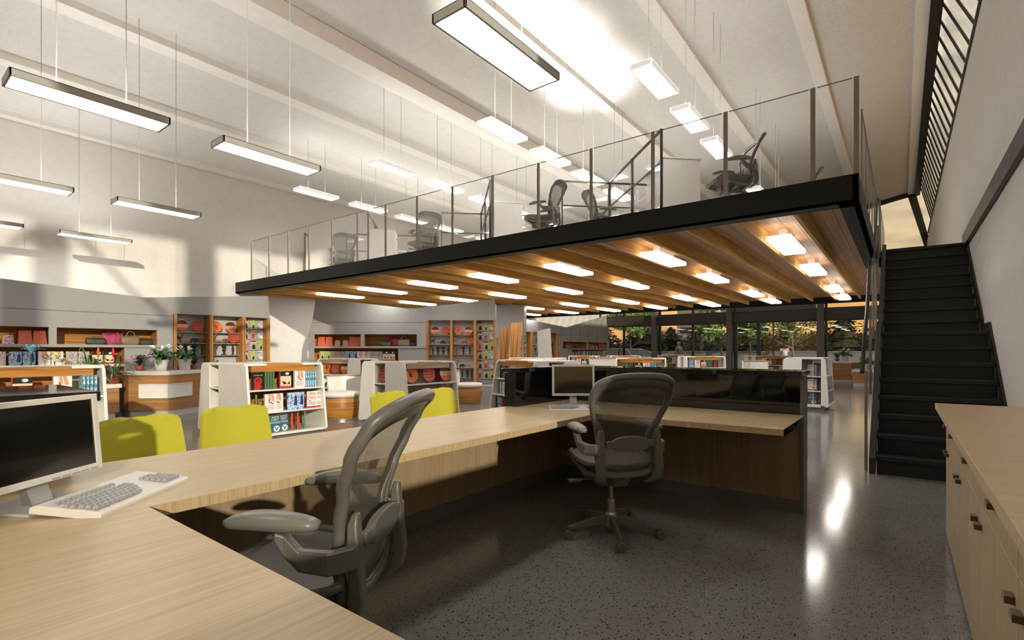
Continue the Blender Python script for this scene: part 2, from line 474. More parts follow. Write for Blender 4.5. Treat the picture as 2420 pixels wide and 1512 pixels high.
bands('shirt_band', [(0, (.13,.14,.32)), (.6, (.48,.47,.56))], 2, 0.0, 1.0, 0.0, 5, repeat=16)
bands('giraffe', [(0, (.36,.20,.07)), (.6, (.14,.06,.02))], 2, 0, 1, .25, 45, repeat=9)

# terrazzo
m, t, p = _new('terrazzo')
tc = t.nodes.new('ShaderNodeTexCoord')
v1 = t.nodes.new('ShaderNodeTexVoronoi'); v1.inputs['Scale'].default_value = 75
v2 = t.nodes.new('ShaderNodeTexVoronoi'); v2.inputs['Scale'].default_value = 130
nz = t.nodes.new('ShaderNodeTexNoise'); nz.inputs['Scale'].default_value = 1.2
for n in (v1, v2, nz): t.links.new(tc.outputs['Object'], n.inputs['Vector'])
def lt(src, val):
    q = t.nodes.new('ShaderNodeMath'); q.operation = 'LESS_THAN'; q.inputs[1].default_value = val
    t.links.new(src, q.inputs[0]); return q
def gt_col(vn, val):
    sp = t.nodes.new('ShaderNodeSeparateColor'); t.links.new(vn.outputs['Color'], sp.inputs[0])
    q = t.nodes.new('ShaderNodeMath'); q.operation = 'GREATER_THAN'; q.inputs[1].default_value = val
    t.links.new(sp.outputs[0], q.inputs[0]); return q
def mul(a, b):
    q = t.nodes.new('ShaderNodeMath'); q.operation = 'MULTIPLY'; t.links.new(a.outputs[0], q.inputs[0]); t.links.new(b.outputs[0], q.inputs[1]); return q
d1 = mul(lt(v1.outputs['Distance'], 0.34), gt_col(v1, 0.72))
d2 = mul(lt(v2.outputs['Distance'], 0.36), gt_col(v2, 0.6))
base = t.nodes.new('ShaderNodeValToRGB')
base.color_ramp.elements[0].position = 0.3; base.color_ramp.elements[0].color = (0.19, 0.187, 0.182, 1)
base.color_ramp.elements[1].position = 0.7; base.color_ramp.elements[1].color = (0.225, 0.22, 0.212, 1)
t.links.new(nz.outputs['Fac'], base.inputs[0])
x1 = t.nodes.new('ShaderNodeMixRGB'); t.links.new(d2.outputs[0], x1.inputs[0]); t.links.new(base.outputs[0], x1.inputs[1]); x1.inputs[2].default_value = (0.34, 0.335, 0.32, 1)
x2 = t.nodes.new('ShaderNodeMixRGB'); t.links.new(d1.outputs[0], x2.inputs[0]); t.links.new(x1.outputs[0], x2.inputs[1]); x2.inputs[2].default_value = (0.035, 0.034, 0.034, 1)
t.links.new(x2.outputs[0], p.inputs['Base Color'])
p.inputs['Roughness'].default_value = 0.13; p.inputs['Specular IOR Level'].default_value = 0.22
#@@PART2
# ================================================================== room shell
XL, XR, YB, YF = -13.1, 0.82, -8.0, 25.0
PROF = [(-13.1,5.52),(-11.16,5.84),(-9.2,6.03),(-7.26,6.28),(-5.3,6.72),(-3.33,6.99),(-1.4,7.04),(-0.6,7.14),(0.2,7.36),(0.42,7.42)]
def ceil_z(x):
    for (a, za), (b, zb) in zip(PROF, PROF[1:]):
        if x <= b:
            k = (x-a)/(b-a); return za + (zb-za)*k
    return PROF[-1][1]
MB().box(XL-.3, YB-.3, -.2, XR+.3, YF+.3, 0).build('floor', 'terrazzo')
struct(bpy.data.objects['floor'])
# curved ceiling (smoothed profile)
def smooth_prof(n=60):
    out = []
    for i in range(n+1):
        x = PROF[0][0] + (PROF[-1][0]-PROF[0][0])*i/n
        z = sum(ceil_z(min(max(x+d, XL), .42)) for d in (-.7,-.35,0,.35,.7))/5
        out.append((x, z))
    return out
SP = smooth_prof()
b = MB(); b.prism(SP + [(p[0], p[1]+.25) for p in SP[::-1]], YB-.2, YF+.2, 'y')
struct(b.build('ceiling', 'ceiling_plaster', smooth=True, bevel=0.001))
def zs(x):
    for (a, za), (c, zb) in zip(SP, SP[1:]):
        if x <= c: return za + (zb-za)*(x-a)/(c-a)
    return SP[-1][1]
ribs = [(-12.98,.20,.07),(-11.16,.27,.08),(-9.2,.30,.08),(-7.30,.36,.22),(-5.24,.28,.08),(-3.28,.27,.08),(-1.38,.23,.07)]
for i, (x, w, d) in enumerate(ribs):
    z = min(zs(x-w/2), zs(x+w/2))
    b = MB(); b.box(x-w/2, YB, z-d, x+w/2, YF, z+.05)
    struct(b.build('trim_%d' % (i+1), 'rib_white', bevel=.006))
    if i == 3:
        b = MB(); b.box(x-w/2-.16, YB, z-.16, x-w/2-.001, YF, z+.02)
        struct(b.build('trim_8', 'rib_white', bevel=.006))
b = MB(); b.box(.20, YB, 7.24, .42, YF, 7.40); struct(b.build('trim_9', 'rib_white', bevel=.004))
b = MB(); b.box(XL-.3, YB-.3, 0, XL, YF+.3, 5.9); struct(b.build('wall_left', 'white_wall'))
# unseen wall behind the camera, its windows added to let in sky fill
b = MB(); b.box(XL, YB-.3, 0, XR+.3, YB, 1.0); b.box(XL, YB-.3, 4.4, XR+.3, YB, 7.6)
for x in (-13.1, -9.8): b.box(x, YB-.3, 1.0, x+.7, YB, 4.4)
b.box(-6.5, YB-.3, 1.0, XR+.3, YB, 4.4)
struct(b.build('wall_back', 'white_wall'))
w = MB()
for x in (-12.4, -9.1): w.box(x, YB-.16, 1.0, x+2.62, YB-.15, 4.4)
struct(w.build('window_1', 'window_glass'))
# right wall: solid beside the stair, glazed towards the front of the building
b = MB(); b.box(XR, 2.2, 0, XR+.28, YF+.3, 5.70); struct(b.build('wall_right', 'white_wall', bevel=.01))
# curved white cove leading up to the clerestory
pts = [(XR, 3.1)] + [(XR - .10*math.sin(math.pi*k/12)*(k/12), 3.1+2.6*k/12) for k in range(1, 12)] + [(XR+.02, 5.74), (XR+.12, 5.74), (XR+.12, 3.1)]
b = MB(); b.prism(pts, 5.0, YF, 'y'); struct(b.build('trim_10', 'white_wall', smooth=True, bevel=.002))
b = MB(); b.box(XR, YB, 0, XR+.28, 2.2, 1.2)
for y0, y1 in ((-8.0,-6.9),(-4.35,-3.9),(-1.75,-1.18),(1.7,2.2)): b.box(XR, y0, 1.2, XR+.28, y1, 7.6)
struct(b.build('wall_front', 'white_wall'))
w = struct(MB().box(XR+.12, YB, 1.2, XR+.13, 2.2, 7.6).build('window_2', 'window_glass'))
f = MB()
f.box(XR+.08, YB, 3.9, XR+.16, 2.2, 3.98)
for a, c, za, zb in ((-6.9,-4.35,3.98,7.2),(-3.9,-1.75,7.4,4.9)):
    f.tube([(XR+.12, a, za), (XR+.12, c, zb)], .07, 6)
f.build('brace', 'frame_black', w)
# black handrail band on the right wall
b = MB(); b.box(XR-.045, 3.0, 2.86, XR, 10.9, 3.08); struct(b.build('trim_11', 'dark_steel', bevel=.006))
# inclined clerestory: frame, slanting bars and glass
def incl(h):  # x on the clerestory plane at height z
    return .80 - .26*(h-5.70)/1.62
cl = MB()
cl.prism([(incl(7.34)-.02,7.40),(.40,7.40),(.40,7.16),(incl(7.34)+.04,7.20)], 3.0, YF, 'y')
cl.prism([(XR-.03,5.70),(XR+.1,5.70),(XR+.1,5.74),(XR-.03,5.74)], 3.0, YF, 'y')
cl = cl.build('window_3', 'frame_black'); struct(cl)
for k in range(38):
    y = 2.6 + k*.60
    if y > YF-.3: break
    MB().tube([(incl(7.28)+.03, y, 7.28), (incl(5.72)+.03, y-1.5, 5.72)], .024, 4).build('glazing_bar', 'frame_black', cl)
g = MB(); g.add([(incl(7.3)+.07,3,7.3),(incl(5.7)+.07,3,5.7),(incl(5.7)+.07,YF,5.7),(incl(7.3)+.07,YF,7.3)], [(0,1,2,3)]); g.build('pane', 'window_glass', cl)
# beyond the front part the clerestory is closed
struct(MB().box(.42, 2.2, 5.7, XR+.28, 3.0, 7.62).build('wall_upper', 'white_wall'))
struct(MB().box(.20, YB-.2, 7.40, XR+.28, 2.2, 7.64).build('ceiling_edge', 'white_wall'))

# far gable: glass wall with columns, header and transoms
G = YF
wn = 4
gb = MB(); gb.box(XL, G-.12, 2.54, XR, G+.10, 3.0)
hd = struct(gb.build('trim_12', 'header_brown', bevel=.004))
gb = MB(); gb.box(XL, G-.10, 5.0, XR, G+.08, 5.22); struct(gb.build('trim_13', 'frame_black'))
gb = MB(); gb.box(XL, G-.10, -.0, XR, G+.08, .08); struct(gb.build('trim_14', 'frame_black'))
# curved black rim under the ceiling and along the inclined edge
rim = [(x, z) for x, z in SP if x > -13.05]
gb = MB(); gb.prism([(x, z-.001) for x, z in rim] + [(x, z-.16) for x, z in rim[::-1]], G-.14, G+.02, 'y')
gb.prism([(.16,7.36),(.42,7.36),(XR,5.55),(XR,5.0),(XR-.07,5.0)], G-.14, G+.02, 'y')
struct(gb.build('trim_15', 'frame_black'))
cols = [(-10.03,-9.79),(-6.42,-6.18),(-2.81,-2.56)]
for i, (a, c) in enumerate(cols):
    cb = MB(); cb.box(a, G-.35, 0, c, G-.10, zs(a)-.02)
    struct(cb.build('wall_column' + ('' if i == 0 else '.%03d' % i), 'column_grey', bevel=.005))
bars = [(-13.34,-13.05),(-11.71,-11.62),(-9.77,-9.66),(-8.09,-8.0),(-6.17,-6.02),(-5.18,-5.03),(-4.53,-4.49),(-2.55,-2.46),(-.05,.04)]
for i in range(len(bars)-1):
    a = bars[i][1]; c = bars[i+1][0]
    fr = MB()
    fr.box(bars[i][0] if i else XL, G-.06, .08, a, G+.06, 5.0)
    fr.box(a, G-.04, 2.48, c, G+.04, 2.54); fr.box(a, G-.04, 3.0, c, G+.04, 3.04)
    if i == len(bars)-2: fr.box(c, G-.06, .08, bars[-1][1], G+.06, 5.0)
    fo = struct(fr.build('window_%d' % (wn+i), 'frame_black'))
    MB().box(a, G, .08, c, G+.012, 2.48).build('pane', 'window_glass', fo)
    MB().box(a, G, 3.04, c, G+.012, 5.0).build('pane', 'window_glass', fo)
fo = struct(MB().box(-6.3, G-.05, 5.22, -6.18, G+.05, zs(-6.2)-.16).build('window_14', 'frame_black'))
MB().box(XL, G, 5.22, XR, G+.012, 7.2).build('pane', 'window_glass', fo)
fo = struct(MB().box(.42, G-.06, .08, .5, G+.06, 5.0).build('window_15', 'frame_black'))
MB().box(.04, G, .08, XR, G+.012, 5.0).build('pane', 'window_glass', fo)
# grey bulkhead panel in front of the transom between two columns
struct(MB().box(-6.05, G-.2, 3.0, -2.85, G-.13, 3.42).build('wall_bulkhead', 'column_grey', bevel=.004))

# ================================================================== mezzanine
MX0, MX1, MY0, MY1, MZ = -13.1, -.32, 5.83, 18.0, 2.91
mz = thing('mezzanine', 'black edged mezzanine deck with timber beams beneath, carrying the glass fronted offices', 'mezzanine', (0, 0, 0))
b = MB()
b.box(MX0, MY0, 2.65, MX1, MY0+.05, MZ); b.box(MX0, MY0, 2.65, MX1, MY0+.22, 2.67)
b.box(MX1-.05, MY0, 2.65, MX1, 10.75, MZ); b.box(MX1-.17, MY0, 2.65, MX1, 10.75, 2.67)
b.box(MX1-.17, MY0+.2, 2.67, MX1-.15, 10.75, 2.86); b.box(MX0, MY0+.20, 2.67, MX1-.15, MY0+.22, 2.86)
b.box(MX1, 10.70, 2.65, XR, 10.75, MZ)
b.box(MX0, MY0+.2, 2.6701, MX0+.01, MY0+.22, 2.672)
b.build('fascia', 'fascia_black', mz, bevel=.004)
MB().box(MX0, MY1-.05, 2.65, XR, MY1, MZ).build('fascia', 'fascia_black', mz, bevel=.004)
b = MB(); b.box(MX0, MY0+.05, 2.88, MX1-.05, MY1-.05, MZ-.002); b.box(MX1-.05, 10.75, 2.88, XR, MY1-.05, MZ-.002)
b.build('deck', 'lamp_white', mz)
b = MB()
x = MX1-.17
while x > MX0:
    x1 = max(x-.143, MX0); b.box(x1+.004, MY0+.22, 2.845, x, MY1-.05, 2.87); x = x1
x = MX1-.02
while x < XR-.1:
    b.box(x, 10.75, 2.845, min(x+.139, XR), MY1-.05, 2.87); x += .143
b.box(MX0, MY0+.22, 2.871, MX1-.05, MY1-.05, 2.879)
b.build('soffit_boards', 'board_wood', mz)
xb = -.87
while xb > MX0:
    MB().box(xb-.045, MY0+.22, 2.655, xb, 17.0, 2.844).build('beam', 'beam_wood', mz, bevel=.004)
    xb -= .575
# flush panel lights under the deck
def f_panel():
    t = thing('ceiling_light', '', 'light')
    b = MB(); b.box(-.142, -.63, -.05, .142, .63, 0); b.build('housing', 'panel_side_glow', t, bevel=.004)
    MB().box(-.05, -.3, 0, .05, .3, .149).build('mounting_block', 'lamp_white', t)
    b = MB(); b.box(-.135, -.622, -.058, .135, .622, -.051); b.build('diffuser', 'panel_glow', t)
    return t
pp = proto(f_panel)
ordn = ['first','second','third','fourth','fifth','sixth','seventh','eighth','ninth','tenth','eleventh','twelfth','thirteenth','fourteenth','fifteenth','sixteenth','seventeenth','eighteenth','nineteenth','twentieth','twenty-first','twenty-second','twenty-third','twenty-fourth','twenty-fifth']
for k in range(7):
    for j, y in enumerate((7.83, 10.5, 13.95, 16.3)):
        pp.put((-1.245-1.73*k, y, 2.695), 0, 'white panel light under the deck, %s row from the stair, %s from deck edge' % (ordn[k], ordn[j]), 'panel lights under the mezzanine')
# glass balustrade, front and side
def balustrade(label, pts, name='glass_balustrade', hgt=.93, z0=MZ, extra=.10):
    t = thing(name, label, 'balustrade')
    for (x, y) in pts:
        p = MB(); p.box(x-.022, y-.008, z0-extra, x+.022, y+.008, z0+hgt) if abs(pts[0][1]-pts[-1][1]) < .1 else p.box(x-.008, y-.022, z0-extra, x+.008, y+.022, z0+hgt)
        p.build('post', 'post_bronze', t, bevel=.002)
    for a, c in zip(pts, pts[1:]):
        dx, dy = c[0]-a[0], c[1]-a[1]; L = math.hypot(dx, dy); ux, uy = dx/L, dy/L
        T = Matrix.Translation((a[0], a[1], 0)) @ Matrix.Rotation(math.atan2(dy, dx), 4, 'Z')
        p = MB(); p.box(.035, -.005, z0+.02, L-.035, .005, z0+hgt-.01, T); g = p.build('glass_panel', 'clear_glass', t)
        e = MB(); e.box(.035, -.0055, z0+hgt-.01, L-.035, .0055, z0+hgt-.003, T); e.build('edge_strip', 'post_bronze', g)
    return t
fx = [MX1-.02, -.70] + [-1.53-.829*k for k in range(14)]
balustrade('long clear glass balustrade with bronze posts along the front edge of the mezzanine', [(x, MY0+.02) for x in fx])
balustrade('glass balustrade with bronze posts along the side of the mezzanine facing the stair', [(MX1-.02, MY0+.05+.81*k) for k in range(1, 7)])

# ================================================================== stair
st = thing('staircase', 'black closed-riser staircase with a half landing against the right wall', 'staircase', (0, 0, 0))
rz_, go = 2.91/16, .25
SX0, SX1 = -.20, .80
y = 6.22; zc = 0; prof = []
for i in range(16):
    if i == 8: y += .62
    y0 = y; z1 = (i+1)*rz_
    dep = go if i not in (7, 15) else (.87 if i == 7 else .3)
    if i == 15: dep = .25
    MB().box(SX0, y0-.03, z1-.045, SX1, y0+dep+.02, z1).build('tread', 'stair_black', st, bevel=.004)
    MB().box(SX0+.005, y0, z1-rz_, SX1-.005, y0+.02, z1-.045).build('riser', 'stair_black', st)
    prof.append((y0, z1)); y += go
for sx, nm in ((SX0-.055, 0), (SX1, 1)):
    w = .055 if sx < 0 else .018
    for (ya, za), (yb, zb) in (((6.16, 0), (prof[7][0], prof[7][1])), ((prof[7][0]+.62, prof[7][1]), (prof[15][0], prof[15][1]))):
        pl = [(ya, max(za-.30, 0)), (ya, za+.16), (yb+.02, zb+.10), (yb+.65 if zb < 2 else yb+.1, zb+.10), (yb+.65 if zb < 2 else yb+.1, zb-.30)]
        MB().prism(pl, sx, sx+w, 'x').build('stringer', 'dark_steel' if nm == 0 else 'stair_black', st, bevel=.003)
# stair balustrade
sb = thing('stair_balustrade', 'glass and bronze balustrade with a dark sloping handrail on the open side of the stair', 'balustrade')
sp = [(6.35, .10), (7.3, .83), (8.1, 1.5), (9.0, 1.62), (9.75, 2.25), (10.6, 2.9)]
for (y, z) in sp:
    MB().box(-.30, y-.022, max(z-.12, .0), -.275, y+.022, z+.92).build('post', 'post_bronze', sb, bevel=.002)
for (ya, za), (yb, zb) in zip(sp, sp[1:]):
    MB().prism([(ya+.03, za+.06), (yb-.03, zb+.06), (yb-.03, zb+.88), (ya+.03, za+.88)], -.30, -.291, 'x').build('glass_panel', 'clear_glass', sb)
MB().tube([(-.32, y, z+.90) for y, z in sp], .02, 8).build('handrail', 'dark_steel', sb, smooth=True)
balustrade('short glass balustrade with bronze posts at the head of the stair', [(-.30, 10.78), (-.30, 11.8), (-.30, 12.8), (-.30, 13.8)])

# ================================================================== pendants
def f_pendant(L, col='lamp_grey', up=True):
    def fn():
        t = thing('pendant_light', '', 'light')
        b = MB(); hw = .145; fr = .018
        for s in (-1, 1):
            b.box(s*hw, -L/2, 0, s*(hw-fr), L/2, .065); b.box(-hw, s*L/2, 0, hw, s*(L/2-fr), .065)
        b.box(-hw, -L/2, .055, hw, L/2, .065)
        b.build('housing', col, t, bevel=.003)
        MB().box(-hw+fr, -L/2+fr, .006, hw-fr, L/2-fr, .014).build('diffuser', 'pendant_glow', t)
        return t
    return fn
def pendant(pr, x, y, z, L, label, up=K_UP, spread=160):
    o = pr.put((x, y, z), 0, label, 'pendant lights')
    zc = zs(x)
    for s in (-1, 1):
        MB().tube([(0, s*L*.22, .065), (0, s*L*.22, zc-z)], .0042, 6).build('suspension_rod', 'lamp_grey', o)
    l = bpy.data.lights.new('uplight', 'AREA'); l.shape = 'RECTANGLE'; l.size = .26; l.size_y = L*.9; l.energy = up; l.color = LAMP_COL; l.spread = R(spread)
    lo = bpy.data.objects.new('uplight', l); COL.objects.link(lo); lo.parent = o; lo.location = (0, 0, .075); lo.rotation_euler = (math.pi, 0, 0)
    return o
pa = proto(f_pendant(1.08)); pb = proto(f_pendant(.95, 'housing_glow'))
for k, x in enumerate((-2.25, -5.53, -8.84, -12.02)):
    for j, y in enumerate((1.28, 2.82)):
        if k == 0 and j == 0: continue
        pos = ['hanging nearest the camera', 'over the yellow visitor chairs', 'over the aisle before the grey shelf wall', 'close to the long white wall'][k]
        pendant(pa, x, y, 3.32, 1.08, 'slim grey pendant light %s, in the %s row' % (pos, ['front', 'second'][j]), K_UP*2.0, 170)
pendant(pa, -2.39, -.6, 3.32, 1.08, 'slim grey pendant light above and behind the reception desk')
for k, x in enumerate((-2.55, -5.08, -7.81, -10.43)):
    for j, y in enumerate((6.4, 7.8, 9.2, 10.6, 12.4, 14.6)):
        if k in (0,) and j == 3: continue
        pendant(pb, x, y, 4.72, .95, 'white pendant over the mezzanine, %s line from stair side, %s from deck front' % (ordn[k], ordn[j]), (K_UP*2.4 if k == 1 and j < 3 else K_UP*.6), 62 if k == 1 and j < 3 else 160)
#@@PART3
# ================================================================== reception desk
ZT = .74
dk = thing('reception_desk', 'pale oak U-shaped reception desk with glossy black transaction ledges', 'desk', (-2.0, 1.5, 0))
OFF = Matrix.Translation((2.0, -1.5, 0))
def dpart(b, name, m, bev=.0, par=None):
    b.v = [tuple(OFF @ Vector(p)) for p in b.v]
    return b.build(name, m, par or dk, bevel=bev)
b = MB()
b.prism([(-2.72,-1.3),(.0,-1.3),(.0,.563),(-1.85,.563),(-1.85,3.47),(-.57,3.47),(-.57,4.33),(-2.72,4.33)], ZT-.003, ZT, 'z')
dpart(b, 'worktop', 'oak_top_y')
b = MB(); b.prism([(-2.72,-1.3),(.0,-1.3),(.0,.563),(-1.85,.563),(-1.85,3.47),(-.57,3.47),(-.57,4.33),(-2.72,4.33)], ZT-.04, ZT-.003, 'z')
dpart(b, 'worktop_edge', 'oak_edge')
dpart(MB().box(-.569, 3.475, ZT-.041, -.562, 4.33, ZT-.002), 'end_trim', 'gloss_black')
dpart(MB().box(-2.72, -1.3, .10, -2.66, 4.33, ZT-.04), 'modesty_panel', 'oak_panel')
dpart(MB().box(-2.66, 4.33, .10, -.60, 4.38, ZT-.02), 'modesty_panel', 'oak_panel')
dpart(MB().box(-2.66, -1.3, .0, -.05, -1.25, ZT-.04), 'modesty_panel', 'oak_panel')
dpart(MB().box(-2.725, -1.3, 0, -2.652, 4.33, .10), 'plinth', 'plinth_grey')
dpart(MB().box(-2.66, 4.322, 0, -.598, 4.385, .10), 'plinth', 'plinth_grey')
dpart(MB().box(-.60, 4.32, 0, -.575, 4.50, 1.03), 'end_panel', 'plinth_grey', .003)
# ledges
b = MB(); b.box(-2.74, 4.385, .70, -.60, 4.43, 1.035); b.box(-2.74, 3.47, ZT, -2.62, 4.385, 1.035); b.box(-2.62, 4.335, ZT, -.60, 4.385, .80)
dpart(b, 'ledge_front', 'gloss_black', .002)
b = MB(); b.box(-2.78, 4.22, 1.035, -.572, 4.62, 1.07); b.box(-2.78, 3.47, 1.035, -2.60, 4.22, 1.07)
dpart(b, 'ledge_top', 'gloss_black', .003)
b = MB(); b.box(-2.74, -1.3, ZT, -2.66, .55, 1.035); dpart(b, 'ledge_front', 'gloss_black', .002)
b = MB(); b.box(-3.0, -1.3, 1.035, -2.36, .57, 1.07); dpart(b, 'ledge_top', 'gloss_black', .003)

# ================================================================== sideboard on the right
CX = .235
sd = thing('sideboard', 'pale oak sideboard with drawers above doors and small bronze pulls, along the right wall', 'cabinet', (CX, 1.9, 0))
def spart(b, name, m, bev=0, par=None):
    b.v = [(x-CX, y-1.9, z) for x, y, z in b.v]
    return b.build(name, m, par or sd, bevel=bev)
spart(MB().box(CX+.022, .2, .0, XR-.005, 4.42, .83), 'body', 'oak_cabinet')
spart(MB().box(CX-.055, .15, .833, XR-.003, 4.44, .87), 'worktop', 'oak_top', .002)
ys = [.2, 1.0, 1.8, 2.61, 3.43, 4.23, 4.41]
for a, c in zip(ys, ys[1:]):
    d = spart(MB().box(CX, a+.003, .652, CX+.02, c-.003, .826), 'drawer', 'oak_cabinet', .002)
    hy = (a+c)/2
    spart(MB().box(CX-.022, hy-.03, .722, CX-.001, hy+.03, .742), 'handle', 'handle_bronze', .001, d)
    mid = (a+c)/2 if c-a > .5 else None
    for q, (u, v) in enumerate(((a, mid), (mid, c)) if mid else ((a, c),)):
        dd = spart(MB().box(CX, u+.002, .02, CX+.02, v-.002, .646), 'door', 'oak_cabinet', .002)
        hy = v-.06 if q == 1 else u+.06
        spart(MB().box(CX-.022, hy-.022, .560, CX-.001, hy+.022, .580), 'handle', 'handle_bronze', .001, dd)

# ================================================================== monitors and keyboards
def f_monitor(w=.41, h=.30, scr='screen_black'):
    def fn():
        t = thing('computer_monitor', '', 'monitor')
        z0 = .085
        T = Matrix.Translation((0, 0, z0)) @ Matrix.Rotation(R(-4), 4, 'X')
        b = MB(); b.box(-w/2, .002, 0, w/2, .030, h, T); b.box(-w/2+.04, .03, .04, w/2-.04, .055, h-.04, T)
        bz = .020
        b.box(-w/2, -.006, 0, w/2, .002, bz+.004, T); b.box(-w/2, -.006, h-bz, w/2, .002, h, T)
        b.box(-w/2, -.006, bz+.004, -w/2+bz, .002, h-bz, T); b.box(w/2-bz, -.006, bz+.004, w/2, .002, h-bz, T)
        b.build('casing', 'monitor_white', t, bevel=.0015)
        MB().box(-w/2+bz, -.001, bz+.004, w/2-bz, .003, h-bz, T).build('screen', scr, t)
        for k in range(5):
            MB().box(w/2-.05-.036*k, -.0075, .004, w/2-.022-.036*k, -.005, .009, T).build('button', 'key_grey', t)
        b = MB(); b.loft([[(-.035,.01,.012),(.035,.01,.012),(.035,.045,.012),(-.035,.045,.012)], [(-.035,.055,.15),(.035,.055,.15),(.035,.075,.15),(-.035,.075,.15)]])
        b.build('neck', 'steel', t, bevel=.002)
        MB().prism([(-.12,-.055),(.12,-.055),(.10,.13),(-.10,.13)], .0, .012, 'z').build('base', 'lamp_grey', t, bevel=.003)
        return t
    return fn
pmon = proto(f_monitor())
pmon.put((-2.105, .375, ZT), R(127), 'white framed computer monitor with black screen at the near left end of the desk', 'desk monitors', (1.0,1,.86))
pmon.put((-2.32, 3.93, ZT), R(37), 'white framed computer monitor in the far corner of the desk, before the black ledge', 'desk monitors', (.92,1,.93))
def f_keyboard():
    t = thing('computer_keyboard', '', 'keyboard')
    T = Matrix.Rotation(R(4), 4, 'X')
    b = MB()
    b.prism([(-.10,.0),(.10,.004),(.10,.018),(.085,.024),(-.09,.020),(-.10,.014)], -.225, .225, 'x', T)
    b.build('case', 'monitor_white', t, bevel=.002)
    kb = MB(); rows = [(-.073, 10), (-.053, 11), (-.033, 12), (-.013, 13), (.007, 13), (.040, 12)]
    me = None
    for ry, n in rows:
        for i in range(n):
            x = -.21 + .0205*i + (0 if n > 12 else .006)
            wx = .0165
            if ry == -.073 and i in (4, 5, 6): 
                if i != 5: continue
                wx = .055
            k = MB(); k.loft([[(-wx/2,-.008,0),(wx/2,-.008,0),(wx/2,.008,0),(-wx/2,.008,0)], [(-wx/2+.003,-.005,.007),(wx/2-.003,-.005,.007),(wx/2-.003,.006,.007),(-wx/2+.003,.006,.007)]])
            if me is None or wx > .03:
                o = k.build('key', 'key_grey', t)
                if wx < .03: me = o.data
            else:
                o = bpy.data.objects.new('key', me); COL.objects.link(o); o.parent = t
            o.location = T @ Vector((x, ry, .0225)); o.rotation_euler = (R(4), 0, 0)
    for ry in (-.073, -.053, -.033, -.013, .007):
        for i in range(4 if ry < 0 else 3):
            o = bpy.data.objects.new('key', me); COL.objects.link(o); o.parent = t
            o.location = T @ Vector((.125+.0215*i, ry, .0225)); o.rotation_euler = (R(4), 0, 0)
    return t
pk = proto(f_keyboard)
pk.put((-2.04, .54, ZT), R(130), 'white computer keyboard on the near desk before the large monitor', 'keyboards', (.95,1,1.25))
pk.put((-2.12, 3.60, ZT), R(37), 'white computer keyboard on the far desk behind the office chair', 'keyboards', (.9,.9,1))

# ================================================================== mesh office chair (faces +x)
def lerp_tab(tab, z):
    for (a, va), (b, vb) in zip(tab, tab[1:]):
        if z <= b:
            k = (z-a)/(b-a); k = max(0, min(1, k)); k = k*k*(3-2*k)*.5 + k*.5
            return va + (vb-va)*k
    return tab[-1][1]
BX = [(.40,-.205),(.50,-.225),(.60,-.205),(.70,-.215),(.80,-.245),(.90,-.29),(1.0,-.345),(1.07,-.40)]
BWD = [(.44,.175),(.50,.195),(.60,.19),(.66,.185),(.75,.205),(.85,.245),(.93,.268),(.99,.262),(1.03,.235)]
def back_pt(y, z):
    x = lerp_tab(BX, z) - .0 + .45*y*y - .0
    return (x, y, z)
def back_outline(n=18):
    L = []
    zs_ = [.45 + (1.0-.45)*i/n for i in range(n+1)]
    for z in zs_: L.append((lerp_tab(BWD, z), z))
    w = lerp_tab(BWD, 1.0)
    for k in range(1, 8):
        a = math.pi/2*k/8; L.append((w*math.cos(a)**.75, 1.0 + .072*math.sin(a)))
    right = L; left = [(-y, z) for y, z in L[::-1]]
    top = [(0, 1.072)]
    bot = [(-.10, .437), (0, .434), (.10, .437)]
    return right + top + left + bot
